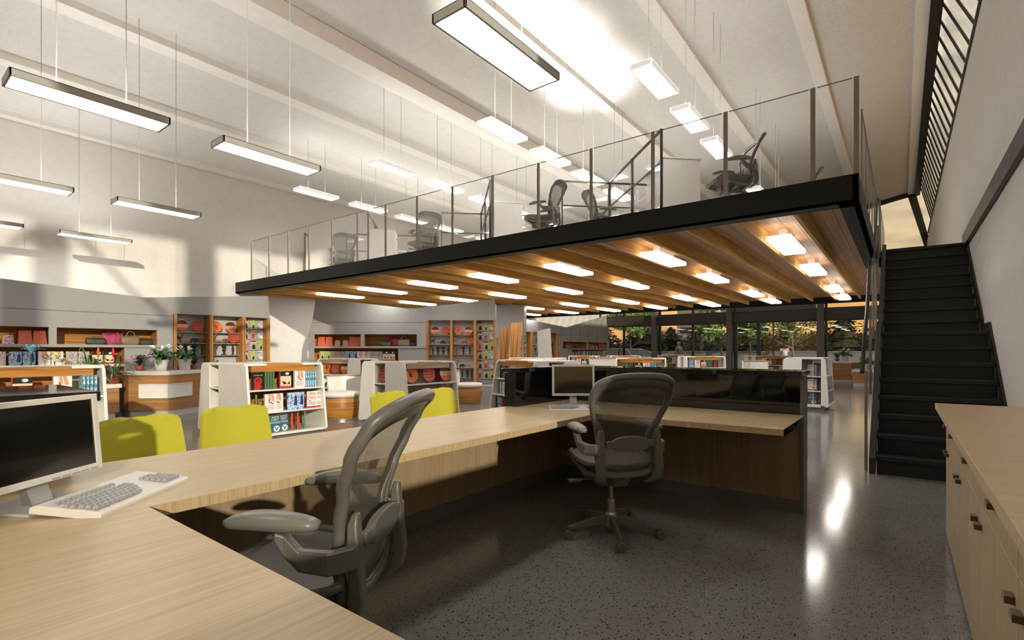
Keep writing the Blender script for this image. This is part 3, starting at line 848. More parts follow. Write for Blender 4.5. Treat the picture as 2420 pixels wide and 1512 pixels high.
def f_chair(dark=False):
    def fn():
        S = 'chair_shell'
        t = thing('office_chair', '', 'chair')
        # base
        for k in range(5):
            a = 2*math.pi*k/5 + .35
            T = Matrix.Rotation(a, 4, 'Z')
            b = MB(); secs = []
            for (r, w, z0, z1) in ((.03,.045,.075,.135),(.12,.040,.072,.125),(.24,.030,.066,.100),(.315,.022,.060,.082)):
                secs.append([(r,-w/2,z0),(r,w/2,z0),(r,w*.36,z1),(r,-w*.36,z1)])
            b.loft(secs, T); lg = b.build('leg', S, t, bevel=.004)
            c = MB()
            Tc = T @ Matrix.Translation((.31, 0, .029)) @ Matrix.Rotation(a*1.7, 4, 'Z') @ Matrix.Rotation(math.pi/2, 4, 'X')
            c.lathe([(.010,-.026),(.026,-.026),(.029,-.020),(.029,-.006),(.020,-.004),(.020,.004),(.029,.006),(.029,.020),(.026,.026),(.010,.026)], 16, Tc)
            c.tube([T @ Vector((.31,0,.04)), T @ Vector((.31,0,.075))], .008, 8)
            c.build('caster', 'chair_dark' if dark else S, lg)
        b = MB(); b.lathe([(.045,.055),(.045,.13),(.036,.15),(.026,.155),(.026,.235),(.020,.24),(.014,.242),(.014,.375)], 16)
        b.build('gas_column', 'steel' if not dark else S, t, smooth=True, bevel=.001)
        b = MB(); b.box(-.11,-.085,.365,.14,.085,.445); b.loft([[(-.14,-.05,.35),(-.14,.05,.35),(-.14,.05,.40),(-.14,-.05,.40)],[(.10,-.09,.34),(.10,.09,.34),(.10,.09,.41),(.10,-.09,.41)]])
        b.tube([(0,.06,.375),(.02,.25,.372),(.025,.30,.372)], .009, 8); b.tube([(0,.22,.372),(0,.30,.372)], .014, 8)
        for s in (-1, 1):
            b.tube([(-.17,s*.16,.43),(-.05,s*.20,.43),(.10,s*.20,.47),(.215,s*.215,.515)], [.018,.024,.024,.018], 8)
            b.tube([(0,0,.39),(-.02,s*.19,.405)], .02, 8)
        b.build('tilt_mechanism', S, t, smooth=True, bevel=.002)
        # seat
        def seat(u, v):     # u across, v back to front
            y = (u-.5)*2
            hw = .215 + .03*math.sin(math.pi*min(v*1.1, 1))
            x = -.205 + .455*v + (-.0 - .03*y*y if v > .8 else 0)
            z = .472 + .075*v + .030*y*y*(1-.5*v) - (max(0, v-.78)/.22)**2*.055 - .012*math.sin(math.pi*v) + (max(0,.12-v)/.12)*.02
            return (x, y*hw, z)
        b = MB(); b.grid(seat, 12, 14); b.build('seat', 'seat_mesh', t, smooth=True, solid=.004)
        ring = [seat(i/10, 0) for i in range(11)] + [seat(1, j/12) for j in range(1, 13)] + [seat(1-i/10, 1) for i in range(1, 11)] + [seat(0, 1-j/12) for j in range(1, 12)]
        b = MB(); b.tube(ring, .017, 8, closed=True); b.tube([seat(i/10, .97) for i in range(11)], .024, 10); b.build('seat_frame', S, t, smooth=True)
        # back: frame with see-through mesh
        out = back_outline(); n = len(out); inn = []
        for (y, z) in out:
            top = max(0, (z-.80)/.27); low = max(0, min(1, (.80-z)/.12))*max(0, min(1, (z-.56)/.1))
            k = 1 - (.10 + .06*low)/max(.18, abs(.2)) * .9
            yy = y*(1-.11-.15*low)
            cz = .76
            dz = (z-cz)
            zz = cz + dz*(1 - (.24 if dz > 0 else .08))
            inn.append((yy, zz))
        vs = []; 
        for (y, z) in out: x, _, _ = back_pt(y, z); vs += [(x-.012, y, z), (x+.016, y, z)]
        for (y, z) in inn: x, _, _ = back_pt(y, z); vs += [(x-.004, y, z), (x+.012, y, z)]
        fs = []
        for i in range(n):
            j = (i+1) % n; O, I = 2*i, 2*n+2*i; O2, I2 = 2*j, 2*n+2*j
            fs += [(O, O2, I2, I), (O+1, I+1, I2+1, O2+1), (O, O+1, O2+1, O2), (I, I2, I2+1, I+1)]
        b = MB(); b.add(vs, fs)
        b.tube([back_pt(y*1.0, z) for y, z in out], .021, 8, closed=True, sq=(1.0, .9))
        b.build('back_frame', S, t, smooth=True)
        rings = 7; vs = []; fs = []
        for q in range(rings+1):
            k = 1 - q/rings
            for (y, z) in inn:
                yy, zz = y*k, .74 + (z-.74)*k; vs.append(back_pt(yy, zz))
        for q in range(rings):
            for i in range(n):
                j = (i+1) % n; fs.append((q*n+i, q*n+j, (q+1)*n+j, (q+1)*n+i))
        b = MB(); b.add(vs, fs); b.build('back_mesh', 'chair_mesh', t, smooth=True)
        # uprights, lumbar pad
        for s in (-1, 1):
            b = MB(); secs = []
            for (x, y, z, w, d) in ((-.20,.155,.385,.030,.022),(-.245,.192,.42,.030,.024),(-.262,.200,.48,.026,.020),(-.250,.198,.60,.024,.020),(-.245,.194,.70,.022,.016),(-.25,.192,.735,.014,.010)):
                secs.append([(x-d,s*(y-w),z),(x+d,s*(y-w),z),(x+d,s*(y+w),z),(x-d,s*(y+w),z)][::s])
            b.loft(secs); b.build('upright', S, t, bevel=.006, smooth=True)
        b = MB(); secs = []
        for i in range(17):
            y = -.165 + .33*i/16; k = abs(y)/.165
            h = .022 + .026*max(0, 1-(abs(y)/.12)**2)**.5 if abs(y) < .12 else .022
            x = -.262 + .10*y*y; d = .012 + (.006 if abs(y) < .12 else 0)
            secs.append([(x-d,y,.645-h),(x+.010,y,.645-h),(x+.010,y,.645+h),(x-d,y,.645+h)])
        b.loft(secs); b.build('lumbar_pad', S, t, bevel=.005)
        # arms
        for s in (-1, 1):
            b = MB()
            secs = []
            for (x, y, z, w, h) in ((-.265,.215,.615,.022,.034),(-.20,.262,.610,.018,.034),(-.12,.275,.622,.016,.030),(-.075,.272,.665,.018,.030),(-.05,.268,.695,.03,.010)):
                secs.append([(x-.0,s*(y-w),z-h),(x,s*(y+w),z-h),(x,s*(y+w),z+h),(x,s*(y-w),z+h)])
            b.loft(secs); ar = b.build('arm_support', S, t, bevel=.006)
            b = MB(); secs = []
            for i in range(13):
                k = i/12; x = -.17 + .30*k
                e = math.sin(math.pi*min(1, max(0, k*.96+.02)))**.32
                w = .046*e*(1-.12*k); h = .028*e
                zc = .722 + .006*math.sin(k*3) - .022*max(0, k-.65)**1.2*2
                yc = s*(.268 - .025*k*k)
                secs.append([(x, yc+w*math.cos(2*math.pi*g/12)*1.0, zc+h*math.copysign(abs(math.sin(2*math.pi*g/12))**.7, math.sin(2*math.pi*g/12))) for g in range(12)])
            b.loft(secs); b.build('arm_pad', 'chair_pad', ar, smooth=True)
        return t
    return fn
pc = proto(f_chair())
pc.put((-1.61, .955, 0), R(212), 'grey mesh office chair nearest the camera, in the near bay of the desk')
pc.put((-1.54, 3.10, 0), R(143), 'grey mesh office chair turned away, at the far monitor before the black ledge')
for k, (x, y, a, w) in enumerate(((-1.78,6.98,215,'at the stair end of the mezzanine'),(-4.78,7.05,195,'between the two middle mezzanine workstations'),(-7.8,7.16,165,'at the third mezzanine workstation from the stair'),(-10.7,7.23,158,'at the mezzanine workstation nearest the long white wall'),(-4.1,8.05,40,'half hidden behind the deck edge near the glass partition'),(-1.35,8.9,200,'far back on the mezzanine, only its top showing'))):
    pc.put((x, y, MZ), R(a), 'grey mesh office chair ' + w, 'mezzanine office chairs')

# ================================================================== yellow visitor chairs (face +x)
def f_visitor():
    t = thing('visitor_chair', '', 'chair')
    def shell(th):
        prof = [(.23,.445),(.20,.455),(.08,.445),(-.10,.44),(-.18,.455),(-.215,.50),(-.225,.56),(-.235,.64),(-.25,.72),(-.268,.81),(-.275,.84)]
        def fn(u, v):
            k = v*(len(prof)-1); i = min(int(k), len(prof)-2); f = k-i
            x = prof[i][0]*(1-f)+prof[i+1][0]*f; z = prof[i][1]*(1-f)+prof[i+1][1]*f
            y = (u-.5)*2
            w = .235 if v < .45 else .235 - .035*(v-.45)/.55
            if v > .915: w -= .055*(1 - (1-min(1, (v-.915)/.085)**2)**.5)
            if v < .08: w *= (1 - ((.08-v)/.08)**2*.12)
            x += .05*y*y*(1 if v > .5 else 0) ; z += .02*y*y*(1 if v <= .45 else 0)
            z -= .012*y*y*max(0, (v-.8)/.2)
            return (x, y*w, z)
        return fn
    b = MB(); b.grid(shell(0), 18, 56); b.build('upholstered_shell', 'yellow_fabric', t, smooth=True, solid=.034, bevel=.008)
    for sx, sy in ((.2,1),(.2,-1),(-.2,1),(-.2,-1)):
        b = MB(); b.tube([(sx*.7, sy*.15, .43), (sx*.95, sy*.20, .30), (sx*1.15, sy*.225, .0)], .011, 8); b.build('leg', 'steel', t, smooth=True)
    MB().box(-.15,-.16,.415,.15,.16,.432).build('seat_bracket', 'dark_steel', t)
    return t
pv = proto(f_visitor)
for (x, y, a, l) in ((-3.22,1.03,4,'yellow upholstered visitor chair beside the near monitor, half shaded'),(-3.33,1.57,-4,'yellow upholstered visitor chair in front of the nearest lit bookshelf island'),(-3.50,3.02,2,'yellow visitor chair mostly hidden behind the tall grey chair back'),(-3.46,3.56,-6,'yellow visitor chair farthest along the desk')):
    pv.put((x, y, 0), R(a), l, 'yellow visitor chairs')
#@@PART4
# ================================================================== small goods
BK = {}
def f_book(kind):
    def fn():
        w, h, t = .165, .235, .026
        b = MB()
        spec = {'head': ('bk_black', 'bk_moss'), 'green': ('bk_green', 'bk_green'), 'scene': ('bk_cream', 'bk_red'), 'shoe': ('bk_white', 'bk_white'),
                'splash': ('cover_splash', 'cover_splash'), 'sea': ('cover_sea', 'bk_navy'), 'stress': ('bk_white', 'bk_red'), 'teal': ('bk_teal', 'bk_teal'),
                'red': ('bk_black', 'bk_red'), 'moss': ('bk_moss', 'bk_green'), 'oval': ('bk_grey', 'bk_moss'), 'lime': ('cover_lime', 'bk_lime'),
                'pink': ('cover_photo', 'bk_pink'), 'grey': ('cover_photo', 'bk_grey')}[kind]
        mats = [spec[0], spec[1], 'bk_paper']
        b.mat(0).box(-w/2, 0, 0, w/2, .003, h); b.box(-w/2, t-.003, 0, w/2, t, h)
        b.mat(1).box(-w/2, 0, 0, -w/2+.004, t, h)
        b.mat(2).box(-w/2+.004, .003, .003, w/2-.004, t-.003, h-.003)
        y = -.0008
        def M(nm):
            if nm not in mats: mats.append(nm)
            b.mat(mats.index(nm))
        if kind == 'head':
            M('bk_yellow'); b.quad(-.06, .190, .06, .196, y)
            M('bk_red'); b.disc(-.005, .115, .055, .052, y); b.quad(-.055, .0, .02, .10, y); b.quad(.02, .02, .045, .06, y)
            M('bk_black'); b.disc(-.005, .12, .030, .022, y-.0004)
            M('bk_red'); b.disc(-.002, .118, .020, .012, y-.0008)
        elif kind == 'scene':
            M('bk_red'); b.quad(-w/2, 0, w/2, .030, y); b.quad(-w/2, 0, -w/2+.010, h, y)
            M('bk_black'); b.quad(-w/2+.01, .170, w/2, h, y); b.add([(-.05, y-.0003, .10), (-.02, y-.0003, .05), (.02, y-.0003, .07), (-.01, y-.0003, .09)], [(0,1,2,3)])
            b.add([(.02, y-.0003, .05), (.06, y-.0003, .10), (.065, y-.0003, .06)], [(0,1,2)])
            M('bk_white'); b.disc(.025, .203, .026, .018, y-.0006)
        elif kind == 'shoe':
            M('bk_skin'); b.add([(.0, y, h), (.035, y, h), (.055, y, .15), (.04, y, .125), (.02, y, .15)], [(0,1,2,3,4)])
            b.add([(-.03, y, h), (-.005, y, h), (.005, y, .16), (-.01, y, .14), (-.025, y, .17)], [(0,1,2,3,4)])
            M('bk_red'); b.add([(-.035, y-.0004, .165), (-.022, y-.0004, .17), (-.01, y-.0004, .135), (.045, y-.0004, .105), (.03, y-.0004, .098), (-.015, y-.0004, .118)], [(0,1,2,3,4,5)])
            M('bk_pink'); 
            for z in (.030, .050): b.quad(-.055, z, .055, z+.008, y)
            M('bk_blue'); b.quad(-.06, .075, .05, .081, y)
        elif kind == 'sea':
            M('bk_navy'); b.add([(.015, y, .06), (.07, y, .05), (.06, y, .18), (.045, y, .215), (.025, y, .16)], [(0,1,2,3,4)])
            M('bk_pink'); b.quad(-.06, .105, .03, .118, y)
            M('ink_black'); b.quad(-.02, .15, -.010, .20, y)
        elif kind == 'stress':
            M('bk_red'); b.quad(-w/2, 0, w/2, .022, y)
            b.text('STRESS', .052, 0, .125, y, .80)
            M('bk_black'); b.text('STRESS', .045, 0, .185, y, .80); b.text('STRESS', .05, 0, .045, y, .8)
            M('bk_red'); b.disc(-.03, .10, .012, .010, y-.0004)
        elif kind == 'teal':
            M('bk_white'); b.text('INSIDE', .034, .01, .195, y); b.text('EVERY', .036, .005, .160, y); b.text('WOMAN', .036, .0, .122, y)
            b.disc(.03, .050, .042, .042, y)
            M('ink_black'); b.add([(.0, y-.0005, .075), (.012, y-.0005, .075), (.036, y-.0005, .035), (.028, y-.0005, .028)], [(0,1,2,3)]); b.add([(.045, y-.0005, .075), (.055, y-.0005, .068), (.03, y-.0005, .018), (.022, y-.0005, .024)], [(0,1,2,3)])
        elif kind == 'red':
            M('bk_cream'); b.add([(-.06, y, .20), (.05, y, .20), (.02, y, .08), (-.04, y, .05)], [(0,1,2,3)])
            M('bk_red'); b.quad(-w/2, 0, w/2, .02, y)
        elif kind == 'oval':
            M('bk_lilac'); b.disc(0, .145, .052, .038, y); M('bk_orange'); b.quad(-.05, .022, .05, .036, y); M('bk_teal'); b.quad(-.06, .06, .06, .085, y)
        elif kind == 'moss':
            M('bk_grey'); b.disc(0, .08, .03, .035, y); M('bk_green'); b.quad(w/2-.02, 0, w/2, h, y)
        elif kind == 'lime':
            M('ink_black'); b.add([(-.03, y, .03), (.03, y, .03), (.0, y, .15)], [(0,1,2)])
        elif kind in ('pink', 'grey'):
            M('bk_pink' if kind == 'pink' else 'bk_lilac'); b.disc(0, .14, .045, .04, y)
        o = b.build('book', mats); return o
    return fn
DESC = dict(head='black book with red head', green='plain green book', scene='cream book with black top', shoe='white book with red shoe',
            splash='blue splash-patterned book', sea='blue and white sea-cover book', stress='white and red STRESS book', teal='teal INSIDE EVERY WOMAN book',
            red='red-spined dark book', moss='dark green book', oval='grey book with lilac oval', lime='lime green book', pink='pale pink picture book', grey='grey picture book')
for k_ in DESC: BK[k_] = proto(f_book(k_))
def setcat(p, cat):
    pass
def put(kind, T, x, y, z, rz, base_rz, label, group, cat='book', P=None, scale=None):
    """places a free-standing item given in the local frame of a rack"""
    w = T @ Vector((x, y, z))
    o = (P or BK[kind]).put(tuple(w), base_rz+rz, label, group, scale)
    o['category'] = cat
    return o
_used = {}
def uniq(label):
    n = _used.get(label, 0); _used[label] = n+1
    return label
def place_w(n):
    return ordn[n] if n < len(ordn) else 'last'

# decorated plates on little stands
def f_plate(mat, d=.27):
    def fn():
        t = thing('decorative_plate', '', 'plate')
        T = Matrix.Translation((0, .0, .008)) @ Matrix.Rotation(R(-9), 4, 'X')
        b = MB(); n = 28
        r = d/2
        def ring(rad, y): return [(rad*math.cos(2*math.pi*k/n), y, r+rad*math.sin(2*math.pi*k/n)) for k in range(n)]
        b.loft([ring(r*.2,.004), ring(r*.72,.002), ring(r*.96,-.012), ring(r,-.012), ring(r,-.006), ring(r*.75,.014), ring(r*.2,.016)])
        o = b.build('dish', mat, t, smooth=True); o.matrix_local = T
        if mat == 'plate_orange':
            c = MB(); c.tube([(-.02,-.002,r-.03), (-.015,-.002,r+.02), (-.03,-.002,r+.05)], .006, 6); c.tube([(.01,-.002,r-.045), (.012,-.002,r+.01), (.022,-.002,r+.035)], .006, 6)
            q = c.build('figure_motif', 'ink_black', t); q.matrix_local = T
        c = MB()
        for s in (-1, 1):
            c.tube([(s*.05,-.03,.022), (s*.045,-.03,.004), (s*.04,.05,.004), (s*.03,.045,.10*d/.27)], .004, 6)
        c.build('stand', 'ink_black', t)
        return t
    return fn
PL = {'tri': proto(f_plate('plate_tri')), 'stripe': proto(f_plate('plate_stripe')), 'orange': proto(f_plate('plate_orange'))}
PD = {'tri': 'round red and sand banded plate', 'stripe': 'round red wavy-striped plate', 'orange': 'round orange plate'}

# carved animals and figures
def fig_poly(name, pts, th, mat, legs=()):
    def fn():
        t = MB(); t.prism(pts, -th/2, th/2, 'y')
        o = t.build(name, mat, bevel=th*.22, seg=2); return o
    return fn
CAMEL = [(-.05,0),(-.04,0),(-.035,.055),(-.02,.062),(.018,.062),(.022,0),(.032,0),(.036,.07),(.05,.09),(.062,.125),(.08,.135),(.082,.145),(.06,.152),(.046,.145),(.036,.112),(.02,.105),(.0,.128),(-.02,.105),(-.045,.10),(-.055,.06)]
ELEPH = [(-.065,0),(-.045,0),(-.04,.03),(-.0,.03),(.005,0),(.025,0),(.03,.035),(.05,.04),(.062,.01),(.07,.012),(.068,.05),(.06,.078),(.035,.092),(.0,.088),(-.04,.086),(-.065,.065)]
GIRAF = [(-.045,0),(-.035,0),(-.03,.10),(.02,.105),(.022,0),(.032,0),(.036,.11),(.055,.20),(.078,.205),(.08,.215),(.058,.235),(.045,.222),(.022,.145),(-.03,.125),(-.046,.10)]
TIGER = [(-.07,0),(-.058,0),(-.05,.03),(.03,.03),(.036,0),(.048,0),(.052,.04),(.072,.05),(.075,.065),(.055,.078),(.03,.066),(-.05,.068),(-.085,.05),(-.083,.044),(-.062,.05)]
DANCE = [(-.03,0),(.03,0),(.018,.04),(.012,.09),(.03,.14),(.048,.20),(.040,.205),(.02,.155),(.012,.15),(.014,.175),(-.012,.175),(-.012,.15),(-.022,.155),(-.044,.205),(-.052,.20),(-.03,.14),(-.012,.09),(-.02,.04)]
AN = {'camel': proto(fig_poly('camel_figurine', CAMEL, .022, 'ink_black')), 'elephant': proto(fig_poly('elephant_figurine', ELEPH, .03, 'ink_black')),
      'tiger': proto(fig_poly('animal_figurine', TIGER, .022, 'carved_tan')), 'brown_elephant': proto(fig_poly('elephant_figurine', ELEPH, .03, 'carved_brown')),
      'giraffe': proto(fig_poly('giraffe_figurine', GIRAF, .020, 'giraffe')), 'dancer': proto(fig_poly('dancer_figurine', DANCE, .02, 'carved_brown'))}
def f_totem(wide, mat='ink_black'):
    def fn():
        b = MB()
        if wide: pr = [(.045,0),(.045,.018),(.012,.022),(.014,.06),(.034,.085),(.030,.10),(.010,.112),(.012,.125),(.036,.145),(.040,.165),(.026,.190),(.006,.2)]
        else: pr = [(.026,0),(.026,.016),(.012,.02),(.016,.07),(.022,.11),(.019,.135),(.007,.145),(.013,.16),(.016,.18),(.010,.195),(.003,.2)]
        b.lathe(pr, 12); return b.build('carved_figure', mat, smooth=True)
    return fn
AN['totem'] = proto(f_totem(True)); AN['man'] = proto(f_totem(False))
AD = dict(camel='black camel figurine', elephant='black elephant figurine', tiger='tan striped animal figurine', brown_elephant='brown elephant figurine',
          giraffe='spotted giraffe figurine', dancer='brown figure with raised arms', totem='black round-headed carving', man='slim black carved figure')

# magazines
def f_mag(mat, extra):
    def fn():
        mats = [mat, 'ink_black', 'bk_skin', 'bk_white', 'bk_red']
        b = MB(); b.mat(0).box(-.075, 0, 0, .075, .006, .215)
        y = -.0007
        if extra == 'a': b.mat(1).quad(-.06, .185, .055, .205, y); b.add([(-.03,y,0),(.05,y,.01),(.03,y,.12),(-.02,y,.11)], [(0,1,2,3)]); b.mat(2).disc(.005, .145, .02, .026, y)
        if extra == 'b': b.mat(2).disc(0, .165, .016, .02, y); b.quad(-.012, .05, .014, .15, y-.0003); b.mat(1).quad(-.02, .0, .02, .08, y-.0006)
        if extra == 'c': b.mat(3).quad(-.06, .19, .06, .203, y); b.add([(-.05,y,.03),(.04,y,.02),(.05,y,.08),(-.02,y,.10)], [(0,1,2,3)])
        if extra == 'd': b.mat(3).quad(-.06, .19, .06, .203, y); b.mat(4).quad(-.03, .02, .02, .12, y); b.mat(2).disc(0, .145, .018, .024, y)
        return b.build('magazine', mats)
    return fn
MG = [proto(f_mag('cover_photo', 'a')), proto(f_mag('cover_lime', 'b')), proto(f_mag('cover_blue', 'c')), proto(f_mag('cover_rust', 'd'))]
MD = ['pale magazine with dark portrait', 'lime green magazine with standing figure', 'pale blue magazine', 'rust brown magazine']

# bags
def f_gift(mat, h=.23, w=.17):
    def fn():
        t = thing('gift_bag', '', 'bag')
        b = MB(); b.loft([[(-w/2,-.05,0),(w/2,-.05,0),(w/2,.05,0),(-w/2,.05,0)], [(-w*.40,-.018,h),(w*.40,-.018,h),(w*.40,.018,h),(-w*.40,.018,h)]])
        b.build('body', mat, t, bevel=.003)
        c = MB()
        for s in (-1, 1): c.tube([(-.03, s*.016, h-.01), (-.02, s*.02, h+.04), (.02, s*.02, h+.04), (.03, s*.016, h-.01)], .003, 5)
        c.build('handle', 'bk_red', t)
        return t
    return fn
def f_hand(mat, w=.30, h=.15, tall=.09):
    def fn():
        t = thing('handbag', '', 'bag')
        b = MB(); secs = []
        for z, kw, kd in ((0,.86,.8),(.03,.98,1),(h*.55,1,1),(h*.85,.96,.75),(h,.98,.35)):
            n = 16
            secs.append([(w/2*kw*math.copysign(abs(math.cos(2*math.pi*g/n))**.5, math.cos(2*math.pi*g/n)), .06*kd*math.copysign(abs(math.sin(2*math.pi*g/n))**.6, math.sin(2*math.pi*g/n)), z + (.012*math.cos(2*math.pi*g/n*2) if z == h else 0)) for g in range(n)])
        b.loft(secs); b.build('body', mat, t, smooth=True)
        c = MB()
        c.tube([(-w*.22,-.03,h*.8)] + [(-w*.22*math.cos(math.pi*k/8), -.03, h+tall*math.sin(math.pi*k/8)) for k in range(9)] + [(w*.22,-.03,h*.8)], .006, 6)
        c.build('handle', mat if mat != 'bag_taupe' else 'bk_grey', t, smooth=True)
        return t
    return fn
GB = {'red': proto(f_gift('gift_red', .235, .19)), 'white': proto(f_gift('gift_white', .15, .15)), 'olive': proto(f_hand('bag_olive', .30, .12, .03)), 'taupe': proto(f_hand('bag_taupe', .30, .17, .09)),
      'bead': proto(f_hand('bead_multi', .34, .22, .03)), 'purple': proto(f_hand('bead_multi', .16, .15, .06))}
GD = dict(red='red patterned gift bag', white='small white gift bag', olive='low olive handbag', taupe='taupe tote with grey handle', bead='red and purple beaded bag', purple='small dark pink beaded bag')

# ================================================================== low bookshelf islands
SHZ = [.70, .40, .115]
SHN = ['top', 'middle', 'bottom']
def island(ref, label, loc, rz, L, hb=.66, ht=.46, H=1.05, slot=(-.15, .15), wood_='zebra_wood', front=None, endA=None, endB=None, plinth_=True, zw=None):
    """long shelf face on the local -y side, portal shaped white ends"""
    t = thing('bookshelf_island', label, 'bookshelf', (loc[0], loc[1], 0), rz)
    T = Matrix.Translation((loc[0], loc[1], 0)) @ Matrix.Rotation(rz, 4, 'Z')
    def hd(z): return hb + (ht-hb)*(z-.08)/(H-.08)
    MB().box(.04, -hb+.10, .0, L-.04, hb-.10, .08).build('plinth', 'plinth_grey', t, bevel=.004)
    MB().box(.03, -hb+.0, .08, L-.03, hb, .115).build('base', 'white_lacquer', t, bevel=.012)
    MB().box(.05, -.165, .115, L-.05, -.15, H-.02).build('back_board', wood_, t); MB().box(.30, .15, .115, L-.30, .165, H-.02).build('back_board', wood_, t)
    MB().box(.10, -ht+.05, H-.115, L-.10, -.161, H-.005).build('top_rail', wood_, t, bevel=.004)
    MB().box(.10, -.161, H-.022, L-.10, ht-.02, H-.004).build('top_cover', 'white_lacquer', t, bevel=.004)
    for z in SHZ[:2]:
        for s in (-1, 1):
            b = MB(); b.box(.03, s*.16, z-.022, L-.03, s*hd(z), z); b.build('shelf', 'white_lacquer', t, bevel=.008)
    def endpanel(x0, x1, sl):
        a, c = sl
        pl = []
        rr = .09
        # outer outline split around the slot
        b = MB()
        def arc(cx, cz, r, a0, a1, n=6): return [(cx+r*math.cos(a0+(a1-a0)*k/n), cz+r*math.sin(a0+(a1-a0)*k/n)) for k in range(n+1)]
        right = [(c, .115), (hb-.03, .06), (hb, .10)] + arc(ht-rr+.02, H-rr, rr, .12, math.pi/2) + [(c, H)]
        left = [(a, .115), (a, H)] + [(-y, z) for y, z in arc(ht-rr+.02, H-rr, rr, .12, math.pi/2)[::-1]] + [(-hb, .10), (-hb+.03, .06)]
        b.prism(right, x0, x1, 'x'); b.prism(left, x0, x1, 'x')
        b.box(x0, a, H-.035, x1, c, H); b.box(x0, a, .06, x1, c, .115)
        return b.build('end_panel', 'white_lacquer', t, bevel=.010)
    e1 = endpanel(0, .035, slot); e2 = endpanel(L-.035, L, (-slot[1], -slot[0]) if False else slot)
    for z in SHZ[:2]:
        for x0, x1 in ((0, .28), (L-.28, L)):
            MB().box(x0+.002, slot[0]-.01, z-.022, x1-.002, slot[1]+.01, z).build('shelf', 'white_lacquer', t, bevel=.006)
    for x0, x1, xb in ((0.005, .30, .285), (L-.30, L-.005, L-.30)):
        MB().box(x0, -ht+.03, H-.034, x1, ht-.03, H-.001).build('end_cover', 'white_lacquer', t, bevel=.006)
        MB().box(xb, slot[0]-.03, .115, xb+.015, slot[1]+.03, H-.04).build('niche_back', wood_, t)
        for yy in (slot[0]-.03, slot[1]+.018):
            MB().box(x0+.03, yy, .115, x1, yy+.012, H-.04).build('niche_side', 'white_lacquer', t)
    grp = 'books on the ' + ref
    k = 0
    if front:
        for si, row in enumerate(front):
            if not row: continue
            z = SHZ[si] + .0005
            for i, it in enumerate(row):
                kind, x, mode = it[0], it[1], it[2]
                lab = '%s on the %s shelf of the %s'
                pos = place_w(i) + ' from the left'
                d = hd(z)
                if kind in PL:
                    o = put(kind, T, x, -d+.11, z, 0, rz, '%s, %s on %s shelf, %s' % (PD[kind], place_w(i), SHN[si], ref), 'plates on the ' + ref, 'plate', PL[kind], it[3] if len(it) > 3 else None)
                elif kind in AN:
                    o = put(kind, T, x, -d+.13, z, 0, rz, '%s, %s on %s shelf, %s' % (AD[kind], place_w(i), SHN[si], ref), 'carvings on the ' + ref, 'figurine', AN[kind], it[3] if len(it) > 3 else None)
                else:
                    yy = -d + {'f': .06, 'o': .095}.get(mode, .145)
                    if mode == 'o': x -= .035
                    o = put(kind, T, x, yy, z, R(90) if mode == 's' else (R(62) if mode == 'a' else 0), rz, '%s, %s on %s shelf, %s' % (DESC[kind], place_w(i), SHN[si], ref), grp)
    for ex, dirn, items in ((0, -1, endA), (L, 1, endB)):
        if not items: continue
        for si, kind in enumerate(items):
            if not kind: continue
            z = SHZ[si] + .0005
            x = ex - dirn*.10
            ym = (slot[0]+slot[1])/2
            a = R(-90) if dirn < 0 else R(90)
            if kind in PL:
                put(kind, T, x, ym, z, a, rz, '%s in end niche, %s shelf, %s' % (PD[kind], SHN[si], ref), 'plates on the ' + ref, 'plate', PL[kind])
            elif kind in AN:
                put(kind, T, x, ym, z, a, rz, '%s in end niche, %s shelf, %s' % (AD[kind], SHN[si], ref), 'carvings on the ' + ref, 'figurine', AN[kind], (1.3,1.3,1.3))
            else:
                put(kind, T, x, ym, z, a, rz, '%s in end niche, %s shelf, %s' % (DESC[kind], SHN[si], ref), grp)
    return t
def row(spec, x0=.16, gap=.03):
    """spec like 'head:f green:s*4 - scene:f'"""
    out = []; x = x0
    for tok in spec.split():
        if tok.startswith('-'):
            x += float(tok[1:] or .08); continue
        nm, md = tok.split(':'); n = 1
        if '*' in md: md, n = md.split('*'); n = int(n)
        wd = {'f': .17, 's': .032, 'a': .075, 'p': .30, 'o': .10}[md]
        for _ in range(n):
            out.append((nm, x+wd/2, md)); x += wd + (.004 if md == 's' else .012)
        x += gap
    return out
R1 = 'head:f green:s*4 -.05 scene:f -.03 shoe:f splash:s*5'
R2 = 'green:a*2 shoe:f shoe:o -.02 sea:f sea:o stress:f stress:o'
R3 = 'moss:a teal:f teal:o -.02 red:a*2 moss:a'
R1b = 'splash:s*4 shoe:f scene:f green:s*5 head:f'
island('shelf island behind the near monitor', 'long white and wood shelf island behind the near monitor, its right end showing', (-7.92,-.9), R(90), 2.75,
       front=[row('green:s*3 head:f green:s*4 scene:f -.02 shoe:f*1 -.25 head:f -.1 green:s*4 -.08 scene:f -.12 shoe:f -.06 splash:s*4'), row(R2, .9), None], hb=.62, ht=.44)
island('sunlit shelf island', 'white shelf island in the sun with three full shelves of books behind the yellow chairs', (-7.48,3.15), R(90), 1.12, hb=.82, ht=.68, slot=(.12,.40),
       front=[row(R1, .09, .0), row(R2, .06, .0), row(R3, .16, .02)], endA=['oval', 'stress', None])
